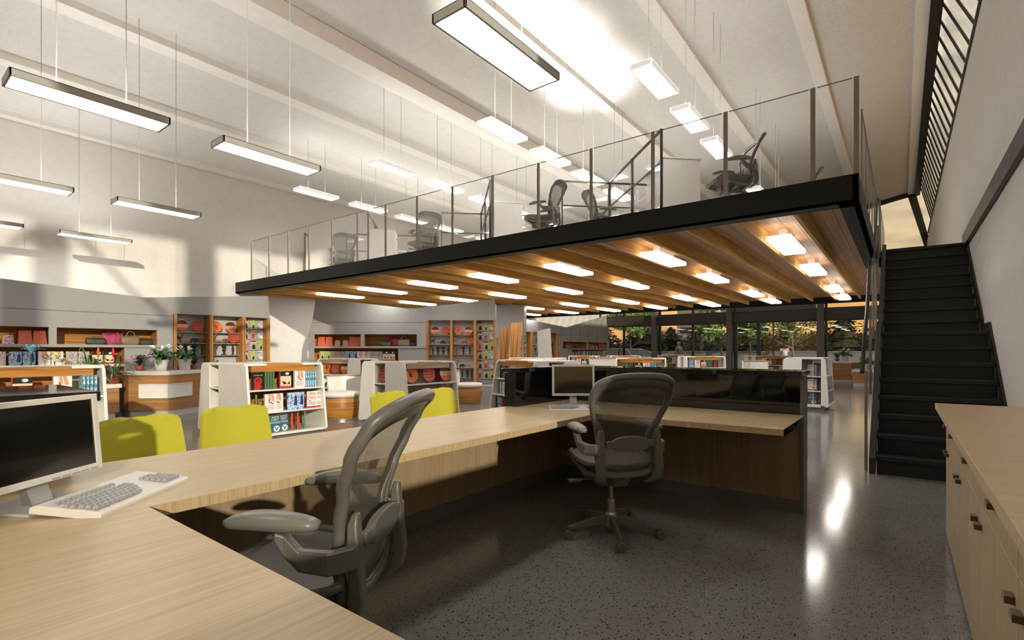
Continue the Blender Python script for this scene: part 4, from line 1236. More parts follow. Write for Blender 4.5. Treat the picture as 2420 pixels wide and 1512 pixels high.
island('plate shelf island', 'white shelf island with round plates above carved giraffes, beside the far yellow chairs', (-6.60,5.20), R(90), 1.14, hb=.64, ht=.52, slot=(-.06,.22), wood_='zebra_pale',
       front=[[('orange', .22, 'p'), ('stripe', .60, 'p'), ('tri', .98, 'p')], [('giraffe', .20, 'p', (1.15,1.3,1.0)), ('giraffe', .36, 'p', (1.15,1.3,.95)), ('giraffe', .48, 'p', (1.0,1.3,.9)), ('giraffe', .66, 'p', (1.1,1.3,1.0)), ('giraffe', 1.03, 'p', (1.1,1.3,1.05))], [('brown_elephant', .25, 'p', (1.5,1.5,1.5)), ('brown_elephant', .5, 'p', (1.5,1.5,1.5)), ('tiger', .8, 'p', (1.5,1.5,1.5))]],
       endA=['stripe', 'giraffe', None])
island('shelf island beside the black ledge', 'white shelf island partly hidden by the left end of the black ledge', (-6.10,8.1), R(-25), 1.5, hb=.60, ht=.44,
       front=[row('head:s moss:s green:s*2 -.02 scene:f shoe:f splash:s*3 sea:f'), row('moss:s*2 shoe:s -.02 sea:f stress:f*2'), row('red:s teal:f red:s*2 moss:s')])
island('plate island by grey wall', 'far white shelf island with plates, before the second grey display wall', (-10.65,6.95), R(5), 1.08, hb=.52, ht=.42, slot=(-.10,.20), wood_='zebra_pale',
       front=[[('orange', .20, 'p'), ('stripe', .52, 'p'), ('tri', .84, 'p')], [('camel', .25, 'p'), ('camel', .45, 'p'), ('giraffe', .7, 'p', (1,1,.8))], None], endB=['stripe', 'giraffe', None])
island('third book island', 'white shelf island with an open right end, above the far monitor', (-7.86,10.4), R(15), 1.24, hb=.56, ht=.44, front=[row('green:s*4 head:f scene:f shoe:f splash:s*3'), None, None], endB=['sea', None, None])
island('empty topped island', 'small white shelf island with bare shelves beyond the left end of the ledge', (-6.55,9.2), R(-6), .78, hb=.36, ht=.32, slot=(-.2,.2))
island('island by far display wall', 'white shelf island standing before the seamed far display wall', (-9.44,15.8), R(20), 1.0, hb=.56, ht=.42, front=[row('splash:s*4 shoe:f scene:f green:s*3 red:s', .12, .01), row('pink:f sea:f grey:f pink:f', .12, .01), None], endB=['lime', None, None])
island('far plate island', 'far white shelf island with a banded plate, in front of the car', (-8.60,17.1), R(37), 1.08, hb=.56, ht=.42, front=[[('tri', .22, 'p'), ('orange', .52, 'p'), ('stripe', .80, 'p')], None, None])
island('island behind the black ledge centre', 'white shelf island behind the centre of the black ledge, above the office chair', (-5.70,11.75), R(25), 1.18, hb=.56, ht=.42, front=[row('moss:f green:s*3 scene:f shoe:f splash:s*4', .13, .01), None, None], endB=['oval', None, None])
island('red-head book island', 'white shelf island with red head and green books, right of the far office chair', (-5.57,16.2), R(37), 1.22, hb=.52, ht=.42, front=[row(R1b, .12, .008), None, None])
island('island near the stair foot corridor', 'white shelf island with two rows of books before the central column', (-4.50,20.45), R(37), 1.28, hb=.52, ht=.42, front=[row(R1b, .12, .008), row('pink:f sea:f grey:f red:s*2 moss:s*3', .12, .008), None])
island('corridor shelf island', 'white shelf island at the corridor showing three face-out books in its end', (-1.60,12.05), R(90), 1.15, hb=.44, ht=.37, H=1.08, slot=(-.30,.04),
       endA=['oval', 'stress', 'teal'], front=[row('splash:f splash:f', .3), row('splash:f', .3), row('red:f', .4)], wood_='grey_board')
island('farthest shelf island', 'small white shelf island far off before the glazing, left of the striped shirt', (-8.4,21.6), R(37), .95, hb=.45, ht=.36, front=[row('moss:f green:s*3 grey:f', .12, .01), None, None])

# ================================================================== tall grey display walls
def display_wall(ref, label, loc, rz, sx=1.0, mirror=False, xl=0.0, z_seams=False, metal='grey_metal_panel', top=0.0):
    t = thing('display_wall', label, 'display wall', (loc[0], loc[1], 0), rz)
    T = Matrix.Translation((loc[0], loc[1], 0)) @ Matrix.Rotation(rz, 4, 'Z')
    Wd = 4.44
    X = (lambda x: (Wd-x)*sx) if mirror else (lambda x: x*sx)
    ztl = 2.54 + (xl/2.31*-.0 if xl else 0) + (.12 if xl else 0) + top
    def pr(b, pts, y0, y1):
        p = [(X(x), z) for x, z in pts]
        if mirror: p = p[::-1]
        b.prism(p, y0, y1, 'y')
    def bx(b, x0, y0, z0, x1, y1, z1): b.box(X(x0), y0, z0, X(x1), y1, z1)
    L0 = -xl
    b = MB()
    pr(b, [(L0-.1,1.93),(2.31,1.93),(2.31,2.26),(L0,ztl)], 0, .05)
    pr(b, [(2.31,1.93),(2.73,1.93),(2.73,2.31),(2.31,2.26)], 0, .05)
    pr(b, [(2.73,1.982),(4.44,1.982),(4.41,2.50),(2.73,2.31)], 0, .05)
    b.build('upper_panel', metal, t, bevel=.003)
    b = MB()
    pr(b, [(L0-.2,1.63),(2.73,1.63),(2.73,1.922),(L0-.11,1.922)], 0, .05)
    bx(b, 2.73, 0, 1.975, 4.44, .05, 1.98)
    bx(b, L0-.2, 0, 1.335, -.05, .05, 1.63) if not xl else None
    bx(b, 1.10, 0, 1.335, 1.19, .05, 1.63); bx(b, 2.49, 0, 1.335, 2.73, .05, 1.63)
    bx(b, 2.03, 0, .0, 2.73, .05, 1.285)
    b.build('front_panel', metal, t, bevel=.002)
    bx2 = MB(); bx(bx2, L0-.22, -.03, 1.285, 2.73, .42, 1.335); bx2.build('shelf', metal, t, bevel=.003)
    bx2 = MB(); bx(bx2, L0-.28, -.03, .93, 2.03, .42, .975); bx2.build('shelf', 'white_lacquer', t, bevel=.003)
    bx2 = MB(); bx(bx2, L0-.34, -.03, .52, 2.03, .42, .56); bx2.build('shelf', 'white_lacquer', t, bevel=.003)
    bx2 = MB(); bx(bx2, L0-.34, .02, 0, 2.03, .42, .52); bx2.build('base_cabinet', metal, t)
    w = MB(); bx(w, L0-.2, .40, .56, 2.73, .43, 1.93); bx(w, 1.12, .05, 1.335, 1.17, .40, 1.63); bx(w, 2.49, .05, .975, 2.52, .40, 1.63); bx(w, 2.03, .05, .56, 2.06, .4, 1.285)
    bx(w, L0-.2, .05, 1.63, 2.73, .42, 1.65)
    w.build('niche_lining', 'zebra_wood', t)
    bk = MB(); bx(bk, 2.73, .30, .35, 4.44, .34, 1.99); bx(bk, 2.73, .0, .35, 4.44, .30, .39); bx(bk, 2.73, .05, 1.98, 4.44, .34, 2.02); bk.build('bay_back', 'grey_lacquer', t)
    for x0, x1 in ((2.735,2.785),(3.32,3.375),(3.90,3.965),(4.385,4.44)):
        q = MB(); bx(q, x0, -.02, .39, x1, .30, 1.975); q.build('pillar', 'zebra_upright', t, bevel=.003)
    lv = [1.62, 1.385, 1.13, .80, .55]
    for z in lv:
        for x0, x1 in ((2.785,3.32),(3.375,3.90)):
            q = MB(); bx(q, x0, .12, z-.008, x1, .30, z); q.build('bay_shelf', 'grey_lacquer', t)
    sd_ = MB()
    bx(sd_, 4.40, .05, 0, 4.44, .6, 2.4); bx(sd_, 2.73, .34, .0, 4.44, .6, 2.2); bx(sd_, L0, .43, 0, 2.73, .6, 2.2)
    bx(sd_, 2.73, 0, 0, 4.44, .3, .35)
    sd_.build('carcass', metal, t)
    sm = MB(); bx(sm, L0-.1, -.002, 1.922, 2.73, .03, 1.93)
    if z_seams:
        for i in range(9): x = .1+.50*i; bx(sm, x, -.003, 1.64 if x < 2.7 else 2.0, x+.012, .0, 2.26)
    sm.build('seam', 'seam_dark', t)
    mx = -1 if mirror else 1
    P = lambda x: X(x)
    # goods: everything stands free in its niche
    def seq(items, z, y, pro, dsc, cat, where, grp, scale=None):
        for i, (k, x) in enumerate(items):
            put(k, T, P(x), y, z+.0005, 0, rz, '%s, %s %s of the %s' % (dsc[k], place_w(i), where, ref), grp + ref, cat, pro[k], scale)
    gg = [('red',.08),('red',.27),('white',.48),('white',.68),('red',.86),('red',1.02)]
    if sx < .8: gg = [('red',.15),('white',.45),('red',.8)]
    seq(gg, 1.335, .16, GB, GD, 'bag', 'in the upper left niche', 'gift bags in the ')
    hb_ = [('olive',1.70),('bead',1.95),('taupe',2.16),('olive',2.38)] if sx >= .8 else [('bead',1.6),('taupe',2.1)]
    for i, (k, x) in enumerate(hb_):
        put(k, T, P(x-.02), .14+.12*(i % 2 if k != 'taupe' else 0), 1.3355, 0, rz, '%s, %s in the handbag niche of the %s' % (GD[k], place_w(i), ref), 'handbags in the ' + ref, 'bag', GB[k])
    kinds = ['lime','pink','sea','shoe','grey','scene']
    for q, kd in enumerate(kinds):
        for j in (0, 1):
            x = .12 + .315*q + .150*j
            if x > 1.95: continue
            put(kd, T, P(x), .10+.02*j, .9755, 0, rz, '%s, %s in the middle niche, %s' % (DESC[kd], place_w(2*q+j), ref), 'paired books in the ' + ref, 'book')
    if xl:
        for q, kd in enumerate(['sea','shoe','grey']):
            put(kd, T, P(-.25-.30*q), .10, .9755, 0, rz, '%s, %s left of the lime books, %s' % (DESC[kd], place_w(q), ref), 'paired books in the ' + ref, 'book')
        for q, x in enumerate((1.0,1.18,1.45,1.63,1.85)):
            put('scene', T, P(x), .10, .5605, 0, rz, '%s, %s in the lowest niche, %s' % (DESC['scene'], place_w(q), ref), 'lowest books in the ' + ref, 'book')
    # bays
    c1, c2 = (2.92, 3.18), (3.50, 3.76)
    g_ = 1.2 if sx > 1 and not mirror else 1.0
    s_ = (.74*g_,)*3
    for x, k in ((c1[0],'tri'),(c1[1],'stripe'),(c2[0],'orange'),(c2[1],'tri')):
        i = [c1[0],c1[1],c2[0],c2[1]].index(x)
        put(k, T, P(x), .17, 1.6205, 0, rz, '%s, %s in the top plate row,  %s' % (PD[k], place_w(i), ref), 'plates in the ' + ref, 'plate', PL[k], s_)
    put('stripe', T, P(3.80), .15, 1.3855, 0, rz, 'striped round plate standing among the carved animals of the %s' % ref, 'plates in the ' + ref, 'plate', PL['stripe'], s_)
    put('stripe', T, P(2.92), .17, .8005, 0, rz, 'striped round plate, lowest of those in the left bay of the %s' % ref, 'plates in the ' + ref, 'plate', PL['stripe'], s_)
    an = [('camel',2.86,1.385),('tiger',2.99,1.385),('elephant',3.12,1.385),('brown_elephant',3.25,1.385),('giraffe',3.43,1.385),('tiger',3.55,1.385),('brown_elephant',3.67,1.385),
          ('man',2.86,1.13),('totem',2.99,1.13),('totem',3.12,1.13),('man',3.25,1.13),('dancer',3.47,1.13),('totem',3.63,1.13),('man',3.79,1.13),
          ('giraffe',3.45,.80),('elephant',3.60,.80),('tiger',3.75,.80),('man',3.60,.55),('totem',3.73,.55),('man',3.84,.55)]
    rown = {1.385:'upper animal row',1.13:'carved figure row',.80:'lower animal row',.55:'lowest figure row'}
    cnt = {}
    for k, x, z in an:
        i = cnt.get(z, 0); cnt[z] = i+1
        put(k, T, P(x), .17, z+.0005, 0, rz, '%s, %s in the %s, %s' % (AD[k], place_w(i), rown[z], ref), 'carvings in the ' + ref, 'figurine', AN[k], (g_,g_,.82*g_) if k == 'giraffe' else (g_,g_,g_))
    pat = [0,1,2, 0,3,2, 3,0,1, 0,1,2, 0,3,2, 3,0,1]
    for i, kk in enumerate(pat):
        r_, c_ = divmod(i, 3)
        x = 4.045 + .152*c_*1.0
        z = 1.73 - .24*r_
        MGx = MG[kk]
        put(None, T, P(x), .205, z, 0, rz, '%s, row %s, column %s, %s' % (MD[kk], ['one','two','three','four','five','six'][r_], ['one','two','three'][c_], ref), 'magazines on the ' + ref, 'magazine', MGx, (min(1, sx*1.0) if sx < 1 else 1.05,1,1))
    rk = MB()
    for r_ in range(6):
        z = 1.73-.24*r_
        bx(rk, 3.965, .20, z-.012, 4.385, .30, z); bx(rk, 3.965, .192, z-.012, 4.385, .199, z+.012)
    bx(rk, 3.965, .222, .40, 4.385, .30, 1.97)
    rk.build('magazine_rack', 'grey_board', t)
    return t
display_wall('left display wall', 'long grey display wall with bag niches along the left side of the room', (-11.70,.83), R(90), 1.16, xl=2.3)
display_wall('middle display wall', 'grey display wall facing the desk beneath the mezzanine, with plates and magazines', (-11.5,7.04), R(37.6), 1.0)
display_wall('far display wall', 'far grey metal display wall with vertical seams by the glazing', (-11.75,15.8), R(90), 1.65, mirror=True, z_seams=True, top=.45)

# leaning timber boards and the grey duct housing between the display walls
for i, (x, y, h, l) in enumerate(((-9.05,11.2,1.95,'left hand of the two wide striped wood boards leaning beyond the middle display wall'),(-8.62,11.15,2.06,'right hand striped wood board leaning beyond the middle display wall'))):
    t = thing('leaning_board', l, 'board', (x, y, 0), R(37), 'leaning wood boards')
    T = Matrix.Rotation(R(6), 4, 'Y') @ Matrix.Rotation(R(-3), 4, 'X')
    for k in range(3):
        b = MB(); b.box(-.17+.115*k, 0+.03*k, .0, -.06+.115*k, .05+.03*k, h-.03*(2-k), T); b.build('plank', 'zebra_upright', t, bevel=.004)
b = MB(); b.prism([(-.55,1.60),(.45,1.60),(.52,1.9),(.52,2.64),(-.55,2.64)], 0, .7, 'y'); 
o = b.build('duct_housing', 'grey_metal_panel', bevel=.02); o.location = (-9.6, 12.3, 0); o.rotation_euler = (0, 0, R(30)); tag(o, 'grey metal duct housing under the timber beams beside the middle display wall', 'duct')
b = MB(); b.prism([(-.25,0),(.22,0),(.10,1.95),(-.32,1.85)], 0, .10, 'y')
o = b.build('screen_panel', 'lamp_white', bevel=.006); o.location = (-9.0, 13.6, 0); o.rotation_euler = (0, 0, R(37)); tag(o, 'pale leaning screen panel right of the striped wood boards', 'panel')

# ================================================================== planter counters
def counter(name, label, poly, h, slab=.075, inset=None, top='white_lacquer'):
    cx = sum(p[0] for p in poly)/len(poly); cy = sum(p[1] for p in poly)/len(poly)
    P = [(x-cx, y-cy) for x, y in poly]
    t = thing(name, label, 'counter', (cx, cy, 0))
    S = lambda k: [(x*k, y*k) for x, y in P]
    MB().prism(S(.95), 0, .12, 'z').build('plinth', 'plinth_grey' if False else 'grey_lacquer', t)
    b = MB(); b.prism(P, .12, h-slab, 'z'); b.build('wood_body', 'counter_wood', t, bevel=.003)
    b = MB(); b.prism(S(1.035), h-slab, h, 'z'); b.build('top_slab', top, t, bevel=.012)
    return t, cx, cy
def niche(t, cx, cy, a, c, z0, z1):
    """white lined opening set on the face from a to c"""
    dx, dy = c[0]-a[0], c[1]-a[1]; L = math.hypot(dx, dy)
    T = Matrix.Translation((a[0]-cx, a[1]-cy, 0)) @ Matrix.Rotation(math.atan2(dy, dx), 4, 'Z')
    b = MB(); b.box(0, -.012, z0, L, -.004, z1, T); o = b.build('niche', 'white_lacquer', t)
    f = MB(); f.box(0, -.022, z0-.01, L, -.002, z0+.008, T); f.box(0, -.022, z1-.008, L, -.002, z1+.01, T); f.box(0, -.022, z0, .012, -.002, z1, T) ; f.box(L-.012, -.022, z0, L, -.002, z1, T)
    f.build('niche_frame', 'lamp_white', o)
t, cx, cy = counter('planter_counter', 'faceted wood counter with white slab top carrying two white-flowered pot plants', [(-11.25,3.12),(-10.70,3.58),(-11.28,4.42),(-11.62,4.42),(-11.62,3.12)], .845)
niche(t, cx, cy, (-11.10,3.245), (-10.70,3.58), .36, .60); niche(t, cx, cy, (-10.70,3.58), (-11.05,4.09), .36, .60)
counter('planter_counter', 'low wood counter with white top and terracotta pots before the left display wall', [(-11.55,.2),(-11.1,.2),(-11.02,2.55),(-11.12,2.95),(-11.55,2.98)], .63)
t, cx, cy = counter('planter_counter', 'far wood counter with white slab top near the corridor glazing', [(-2.15,23.5),(-1.5,23.2),(-.9,23.7),(-1.1,24.4),(-2.1,24.4)], .82)
niche(t, cx, cy, (-1.5,23.2), (-.9,23.7), .30, .55)
counter('planter_counter', 'lower far wood counter with white top at the right, seen through the stair glass', [(-1.35,21.2),(-.75,21.0),(-.35,21.3),(-.35,22.2),(-1.3,22.2)], .56)

# ================================================================== plants
def leaf(b, base, az, ln, wd, rise, droop, n=6, twist=0):
    ca, sa = math.cos(az), math.sin(az); vs = []
    for i in range(n+1):
        k = i/n; r = ln*k; z = rise*math.sin(k*math.pi*.62)*1.1 - droop*k*k
        w = wd*math.sin(math.pi*min(1, k*.92+.08))**.8
        if i == n: w = .001
        for s in (-1, 0, 1):
            px = base[0] + ca*r - sa*w*s; py = base[1] + sa*r + ca*w*s
            vs.append((px, py, base[2] + z + (.25*w if s else 0)))
    fs = []
    for i in range(n):
        for s in (0, 1): fs.append((i*3+s, i*3+s+1, (i+1)*3+s+1, (i+1)*3+s))
    b.add(vs, fs)
def f_lily(seed, sq=False, nfl=5, nl=34, hs=1.0):
    def fn():
        rnd = random.Random(seed)
        t = thing('peace_lily', '', 'plant')
        b = MB(); b.lathe([(.062,0),(.066,.004),(.092,.165),(.096,.17),(.096,.18),(.086,.18),(.084,.15),(.01,.15)], 20 if not sq else 4)
        b.build('pot', 'pot_white', t, smooth=not sq)
        MB().lathe([(.083,.148),(.083,.156),(.01,.16)], 12).build('soil', 'soil', t)
        b = MB()
        for i in range(nl):
            a = rnd.random()*6.283; k = rnd.random()
            leaf(b, (.02*math.cos(a), .02*math.sin(a), .155), a, .12+.11*k, .026+.012*rnd.random(), (.18-.10*k+.03*rnd.random())*hs, .02+.12*k)
        b.build('foliage', 'leaf_green', t, smooth=True)
        for i in range(nfl):
            a = rnd.random()*6.283; r = .04+.08*rnd.random(); h = (.36+.06*rnd.random())*hs
            x, y = r*math.cos(a), r*math.sin(a)
            b = MB(); b.tube([(x*.3, y*.3, .16), (x*.8, y*.8, h*.8), (x, y, h)], .003, 5)
            f = b.build('flower_stem', 'leaf_green', t)
            c = MB(); vs = []; n = 8
            for q in range(n+1):
                k = q/n
                for s in range(5):
                    g = (s/4-.5)*math.pi*1.15
                    w = .030*math.sin(math.pi*min(1, k*.85+.15))
                    vs.append((x + w*math.sin(g)*1.0 + .075*k*math.cos(a)*1.0, y + .075*k*math.sin(a) - w*math.cos(g)*.5, h + .025*math.sin(k*3) + .02*k - w*math.cos(g)*.6))
            fs = [(q*5+s, q*5+s+1, (q+1)*5+s+1, (q+1)*5+s) for q in range(n) for s in range(4)]
            c.add(vs, fs); c.build('petal', 'petal_white', f, smooth=True)
        return t
    return fn
pl1 = proto(f_lily(3)); pl2 = proto(f_lily(11, hs=.9))
pl1.put((-11.12,3.60,.845), R(20), 'white-flowered lily in a white pot, left on the faceted counter', 'white flowered pot plants', (1.25,1.25,1.15))
pl2.put((-11.28,4.05,.845), R(140), 'white-flowered lily in a white pot, right on the faceted counter', 'white flowered pot plants', (1.28,1.28,1.2))
pl2.put((-1.75,23.7,.82), R(60), 'white-flowered lily in a white planter on the far counter by the glazing', 'white flowered pot plants', (1.5,1.5,1.25))
pl1.put((-.98,21.6,.56), R(100), 'cream-flowered lily in a white pot at the left of the lower far counter', 'white flowered pot plants', (1.4,1.4,1.2))
pl2.put((-.62,21.7,.56), R(10), 'cream-flowered lily at the right of the lower far counter, beside the stair', 'white flowered pot plants', (1.3,1.3,1.2))
def f_spider():
    rnd = random.Random(5)
    t = thing('spider_plant', '', 'plant')
    b = MB(); b.lathe([(.055,0),(.058,.005),(.07,.10),(.078,.102),(.078,.125),(.068,.125),(.066,.11),(.01,.11)], 18); b.build('pot', 'terracotta', t, smooth=True)
    b = MB()
    for i in range(30):
        a = rnd.random()*6.283; k = rnd.random()
        leaf(b, (.012*math.cos(a), .012*math.sin(a), .11), a, .12+.20*k, .010, .17-.10*k+.16*rnd.random()*(1-k), .05+.12*k, 8)
    b.build('foliage', 'leaf_stripe', t, smooth=True)
    return t
ps = proto(f_spider)
ps.put((-11.22,2.55,.63), 0, 'spiky green plant in a terracotta pot, left on the low counter', 'spiky pot plants', (1.6,1.6,1.55))
ps.put((-11.24,2.90,.63), R(70), 'spiky green plant in a terracotta pot beside the faceted counter', 'spiky pot plants', (1.35,1.35,1.3))
def f_brom(mat, hh, nl=26, spread=.16):
    def fn():
        rnd = random.Random(9)
        t = thing('bromeliad', '', 'plant')
        b = MB(); b.lathe([(.05,0),(.07,.10),(.07,.12),(.01,.12)], 14); b.build('pot', 'pot_white', t, smooth=True)
        b = MB()
        for i in range(14):
            a = 6.283*i/14; leaf(b, (0,0,.11), a, .18, .016, .10, .07)
        b.tube([(0,0,.1),(0,0,hh-.03)], .008, 6); b.build('foliage', 'leaf_dark', t, smooth=True)
        b = MB()
        for i in range(nl):
            a = rnd.random()*6.283; k = rnd.random()
            leaf(b, (0,0,hh-.08+.05*k), a, spread*(.5+.5*k), .014, .14-.10*k, .02*k, 5)
        b.build('flower', mat, t, smooth=True)
        return t
    return fn
proto(f_brom('petal_blue', .50)).put((-11.2,1.80,.63), 0, 'blue starry flower rising before the paired books of the left display wall', None, (1.3,1.3,1.22))
pcr = proto(f_brom('petal_cream', .40, 22, .13))
pcr.put((-11.15,2.08,.63), 0, 'cream starry flower right of the blue flower', None, (1.1,1.1,1.2))
pcr.put((-11.42,2.25,.63), .5, 'cream starry flower behind the spiky plants', None)
proto(f_brom('petal_pink', .42, 26, .12)).put((-11.22,.45,.63), 0, 'pink starry flower at the left edge of the view', None)
def f_spike(mat, hh):
    def fn():
        t = thing('flaming_flower', '', 'plant')
        b = MB(); b.lathe([(.045,0),(.06,.09),(.06,.11),(.01,.11)], 14); b.build('pot', 'pot_white', t, smooth=True)
        b = MB()
        for i in range(9): leaf(b, (0,0,.10), 6.283*i/9, .14, .018, .09, .06)
        b.tube([(0,0,.1),(0,0,hh-.16)], .004, 5); b.build('foliage', 'leaf_dark', t, smooth=True)
        b = MB(); b.lathe([(.004,hh-.19),(.012,hh-.17),(.024,hh-.10),(.018,hh-.05),(.004,hh)], 8); b.build('flower', mat, t, smooth=True)
        return t
    return fn
proto(f_spike('petal_red', .66)).put((-11.35,2.92,.63), 0, 'tall narrow red flower spike left of the lilies', None)
proto(f_spike('plate_orange', .66)).put((-11.42,2.72,.63), 0, 'tall narrow orange flower spike above the spiky plants', None)
def f_cluster():
    rnd = random.Random(2)
    t = thing('flowering_kalanchoe', '', 'plant')
    b = MB(); b.lathe([(.05,0),(.07,.10),(.01,.10)], 14); b.build('pot', 'terracotta', t, smooth=True)
    b = MB()
    for i in range(40):
        a = rnd.random()*6.283; leaf(b, (0,0,.10), a, .06+.10*rnd.random(), .022, .05+.15*rnd.random(), .03, 4)
    b.build('foliage', 'leaf_dark', t, smooth=True)
    b = MB()
    for i in range(46):
        a = rnd.random()*6.283; r = .14*rnd.random()**.5; z = .20+.09*rnd.random()
        b.lathe([(.002,z),(.015,z+.008),(.002,z+.014)], 6, None, r*math.cos(a), r*math.sin(a))
    b.build('blossom', 'petal_pink', t)
    return t
pkal = proto(f_cluster)
pkal.put((-11.45,3.35,.845), 0, 'dark leafy plant with pink blossoms behind the left lily', None, (1.0,1.0,1.0))
pkal.put((-11.5,4.30,.845), 2, 'dark plant with pink blossoms at the back right of the faceted counter', None, (.9,.9,.9))
pkal.put((-2.05,23.35,.82) if False else (-2.02,23.9,.82), 1, 'dark plant with pink blossoms on the far counter, left of the white planter', None, (1.2,1.2,1.1))
pkal.put((-.50,22.05,.56), 1, 'dark plant with pink blossoms behind the stair glass', None, (1.2,1.2,1.5))

# ================================================================== drum stools and curved bench backs
def f_stool():
    t = thing('drum_stool', '', 'stool')
    MB().lathe([(.22,0),(.22,.03)], 24).build('foot_ring', 'steel', t, smooth=True, bevel=.002)
    b = MB(); b.lathe([(.22,.03),(.262,.22),(.262,.24),(.235,.40)], 28); b.build('drum', 'zebra_wood', t, smooth=True, bevel=.002)
    b = MB(); b.lathe([(.20,.40),(.262,.405),(.268,.45),(.255,.49),(.18,.505),(.01,.508)], 28); b.build('cushion', 'white_lacquer', t, smooth=True)
    return t
pst = proto(f_stool)
pst.put((-7.98,5.38,0), 0, 'round striped wood drum stool with white cushion, left of the plate island', 'drum stools', (1.25,1.25,1))
pst.put((-7.80,8.60,0), 1, 'round striped wood drum stool with white cushion, before the middle display wall', 'drum stools', (1.1,1.1,1))
def bench_back(loc, rz, label, r=.52, h=.74, flare=.10):
    t = thing('curved_bench_back', label, 'bench', (loc[0], loc[1], 0), rz)
    b = MB(); n = 14; a0, a1 = R(28), R(152)
    secs = []
    for i in range(n+1):
        a = a0+(a1-a0)*i/n; c, s = math.cos(a), math.sin(a)
        secs.append([(c*r,s*r,.0),(c*(r+.05),s*(r+.05),.0),(c*(r+flare+.05),s*(r+flare+.05),h),(c*(r+flare),s*(r+flare),h)])
    b.loft(secs); b.build('shell', 'white_lacquer', t, smooth=True, bevel=.006)
    b = MB(); secs = []
    for i in range(n+1):
        a = a0+(a1-a0)*i/n; c, s = math.cos(a), math.sin(a); q = r+flare
        secs.append([(c*(q-.03),s*(q-.03),h+.001),(c*(q+.11),s*(q+.11),h+.001),(c*(q+.11),s*(q+.11),h+.026),(c*(q-.03),s*(q-.03),h+.026)])
    b.loft(secs); b.build('wood_cap', 'zebra_pale', t, bevel=.003)
    return t
bench_back((-8.1,5.6), R(37), 'curved white bench back with wood cap behind the sunlit drum stool', .42)
bench_back((-8.05,8.72), R(120), 'curved white bench back with wood cap near the middle display wall', .40)
bench_back((-7.0,14.4), R(37), 'pale curved bench back with wood cap behind the centre of the ledge', .8, .98, .02)
bench_back((-3.6,17.6), R(37), 'curved white bench back between two far shelf islands', .42, .88, .02)
#@@PART5
# ================================================================== mezzanine workstations
def workstation(x, y, label, n):
    t = thing('workstation', label, 'workstation', (x, y, MZ), R(45), 'mezzanine workstations')
    b = MB(); b.box(0, 0, 0, .56, .62, 1.08); cb = b.build('cabinet', 'lamp_white', t, bevel=.004)
    MB().box(-.01, -.01, 1.08, .575, .63, 1.10).build('cabinet_top', 'lamp_white', cb, bevel=.003)
    for k in range(4):
        d = MB(); d.box(.56, .03, .04+.26*k, .575, .59, .285+.26*k); dd = d.build('drawer', 'lamp_white', cb, bevel=.003)
        MB().box(.576, .27, .15+.26*k, .592, .35, .165+.26*k).build('handle', 'dark_steel', dd)
    b = MB(); b.box(.0, .63, .71, .78, 2.3, .74); b.build('desktop', 'lamp_white', t, bevel=.004)
    for px, py in ((.70, .95), (.70, 2.22)):
        MB().tube([(px, py, 0), (px, py, .71)], .025, 10).build('leg', 'post_bronze', t, smooth=True)
    def frame(x0, y0, x1, y1, z0, z1, posts):
        L = math.hypot(x1-x0, y1-y0); T = Matrix.Translation((x0, y0, 0)) @ Matrix.Rotation(math.atan2(y1-y0, x1-x0), 4, 'Z')
        b = MB(); b.box(0, -.014, z1-.03, L, .014, z1, T); b.box(0, -.014, z0, L, .014, z0+.02, T)
        for k in posts: b.box(max(k*L-.02, 0), -.018, 0, min(k*L+.02, L+.0), .018, z1, T)
        f = b.build('partition_frame', 'frame_black', t)
        MB().box(.02, -.004, z0+.02, L-.02, .004, z1-.03, T).build('glass', 'clear_glass', f)
        MB().box(.02, -.01, .10, L-.02, .01, z0, T).build('lower_panel', 'clear_glass', f)
    frame(-.03, 0, -.03, 2.32, 1.02, 1.50, (0, .5, 1))
    frame(-.95, 2.35, 1.35, 2.35, 1.02, 1.50, (0, .4, 1))
    return t
WSD = [(-2.71,7.12,'white workstation nearest the stair with black framed glass partitions on the mezzanine'),(-6.06,7.29,'white workstation second from the stair end of the mezzanine'),
       (-9.64,7.23,'white workstation third from the stair end of the mezzanine'),(-12.75,7.5,'white workstation by the long white wall on the mezzanine')]
for i, (x, y, l) in enumerate(WSD):
    workstation(x, y, l, i)
    c, s = math.cos(R(45)), math.sin(R(45))
    lx, ly = .32, 1.75
    pmon.put((x+c*lx-s*ly, y+s*lx+c*ly, MZ+.74), R(45+70), 'white framed monitor on the %s workstation from the stair end' % ordn[i], 'mezzanine monitors')
pb2 = None

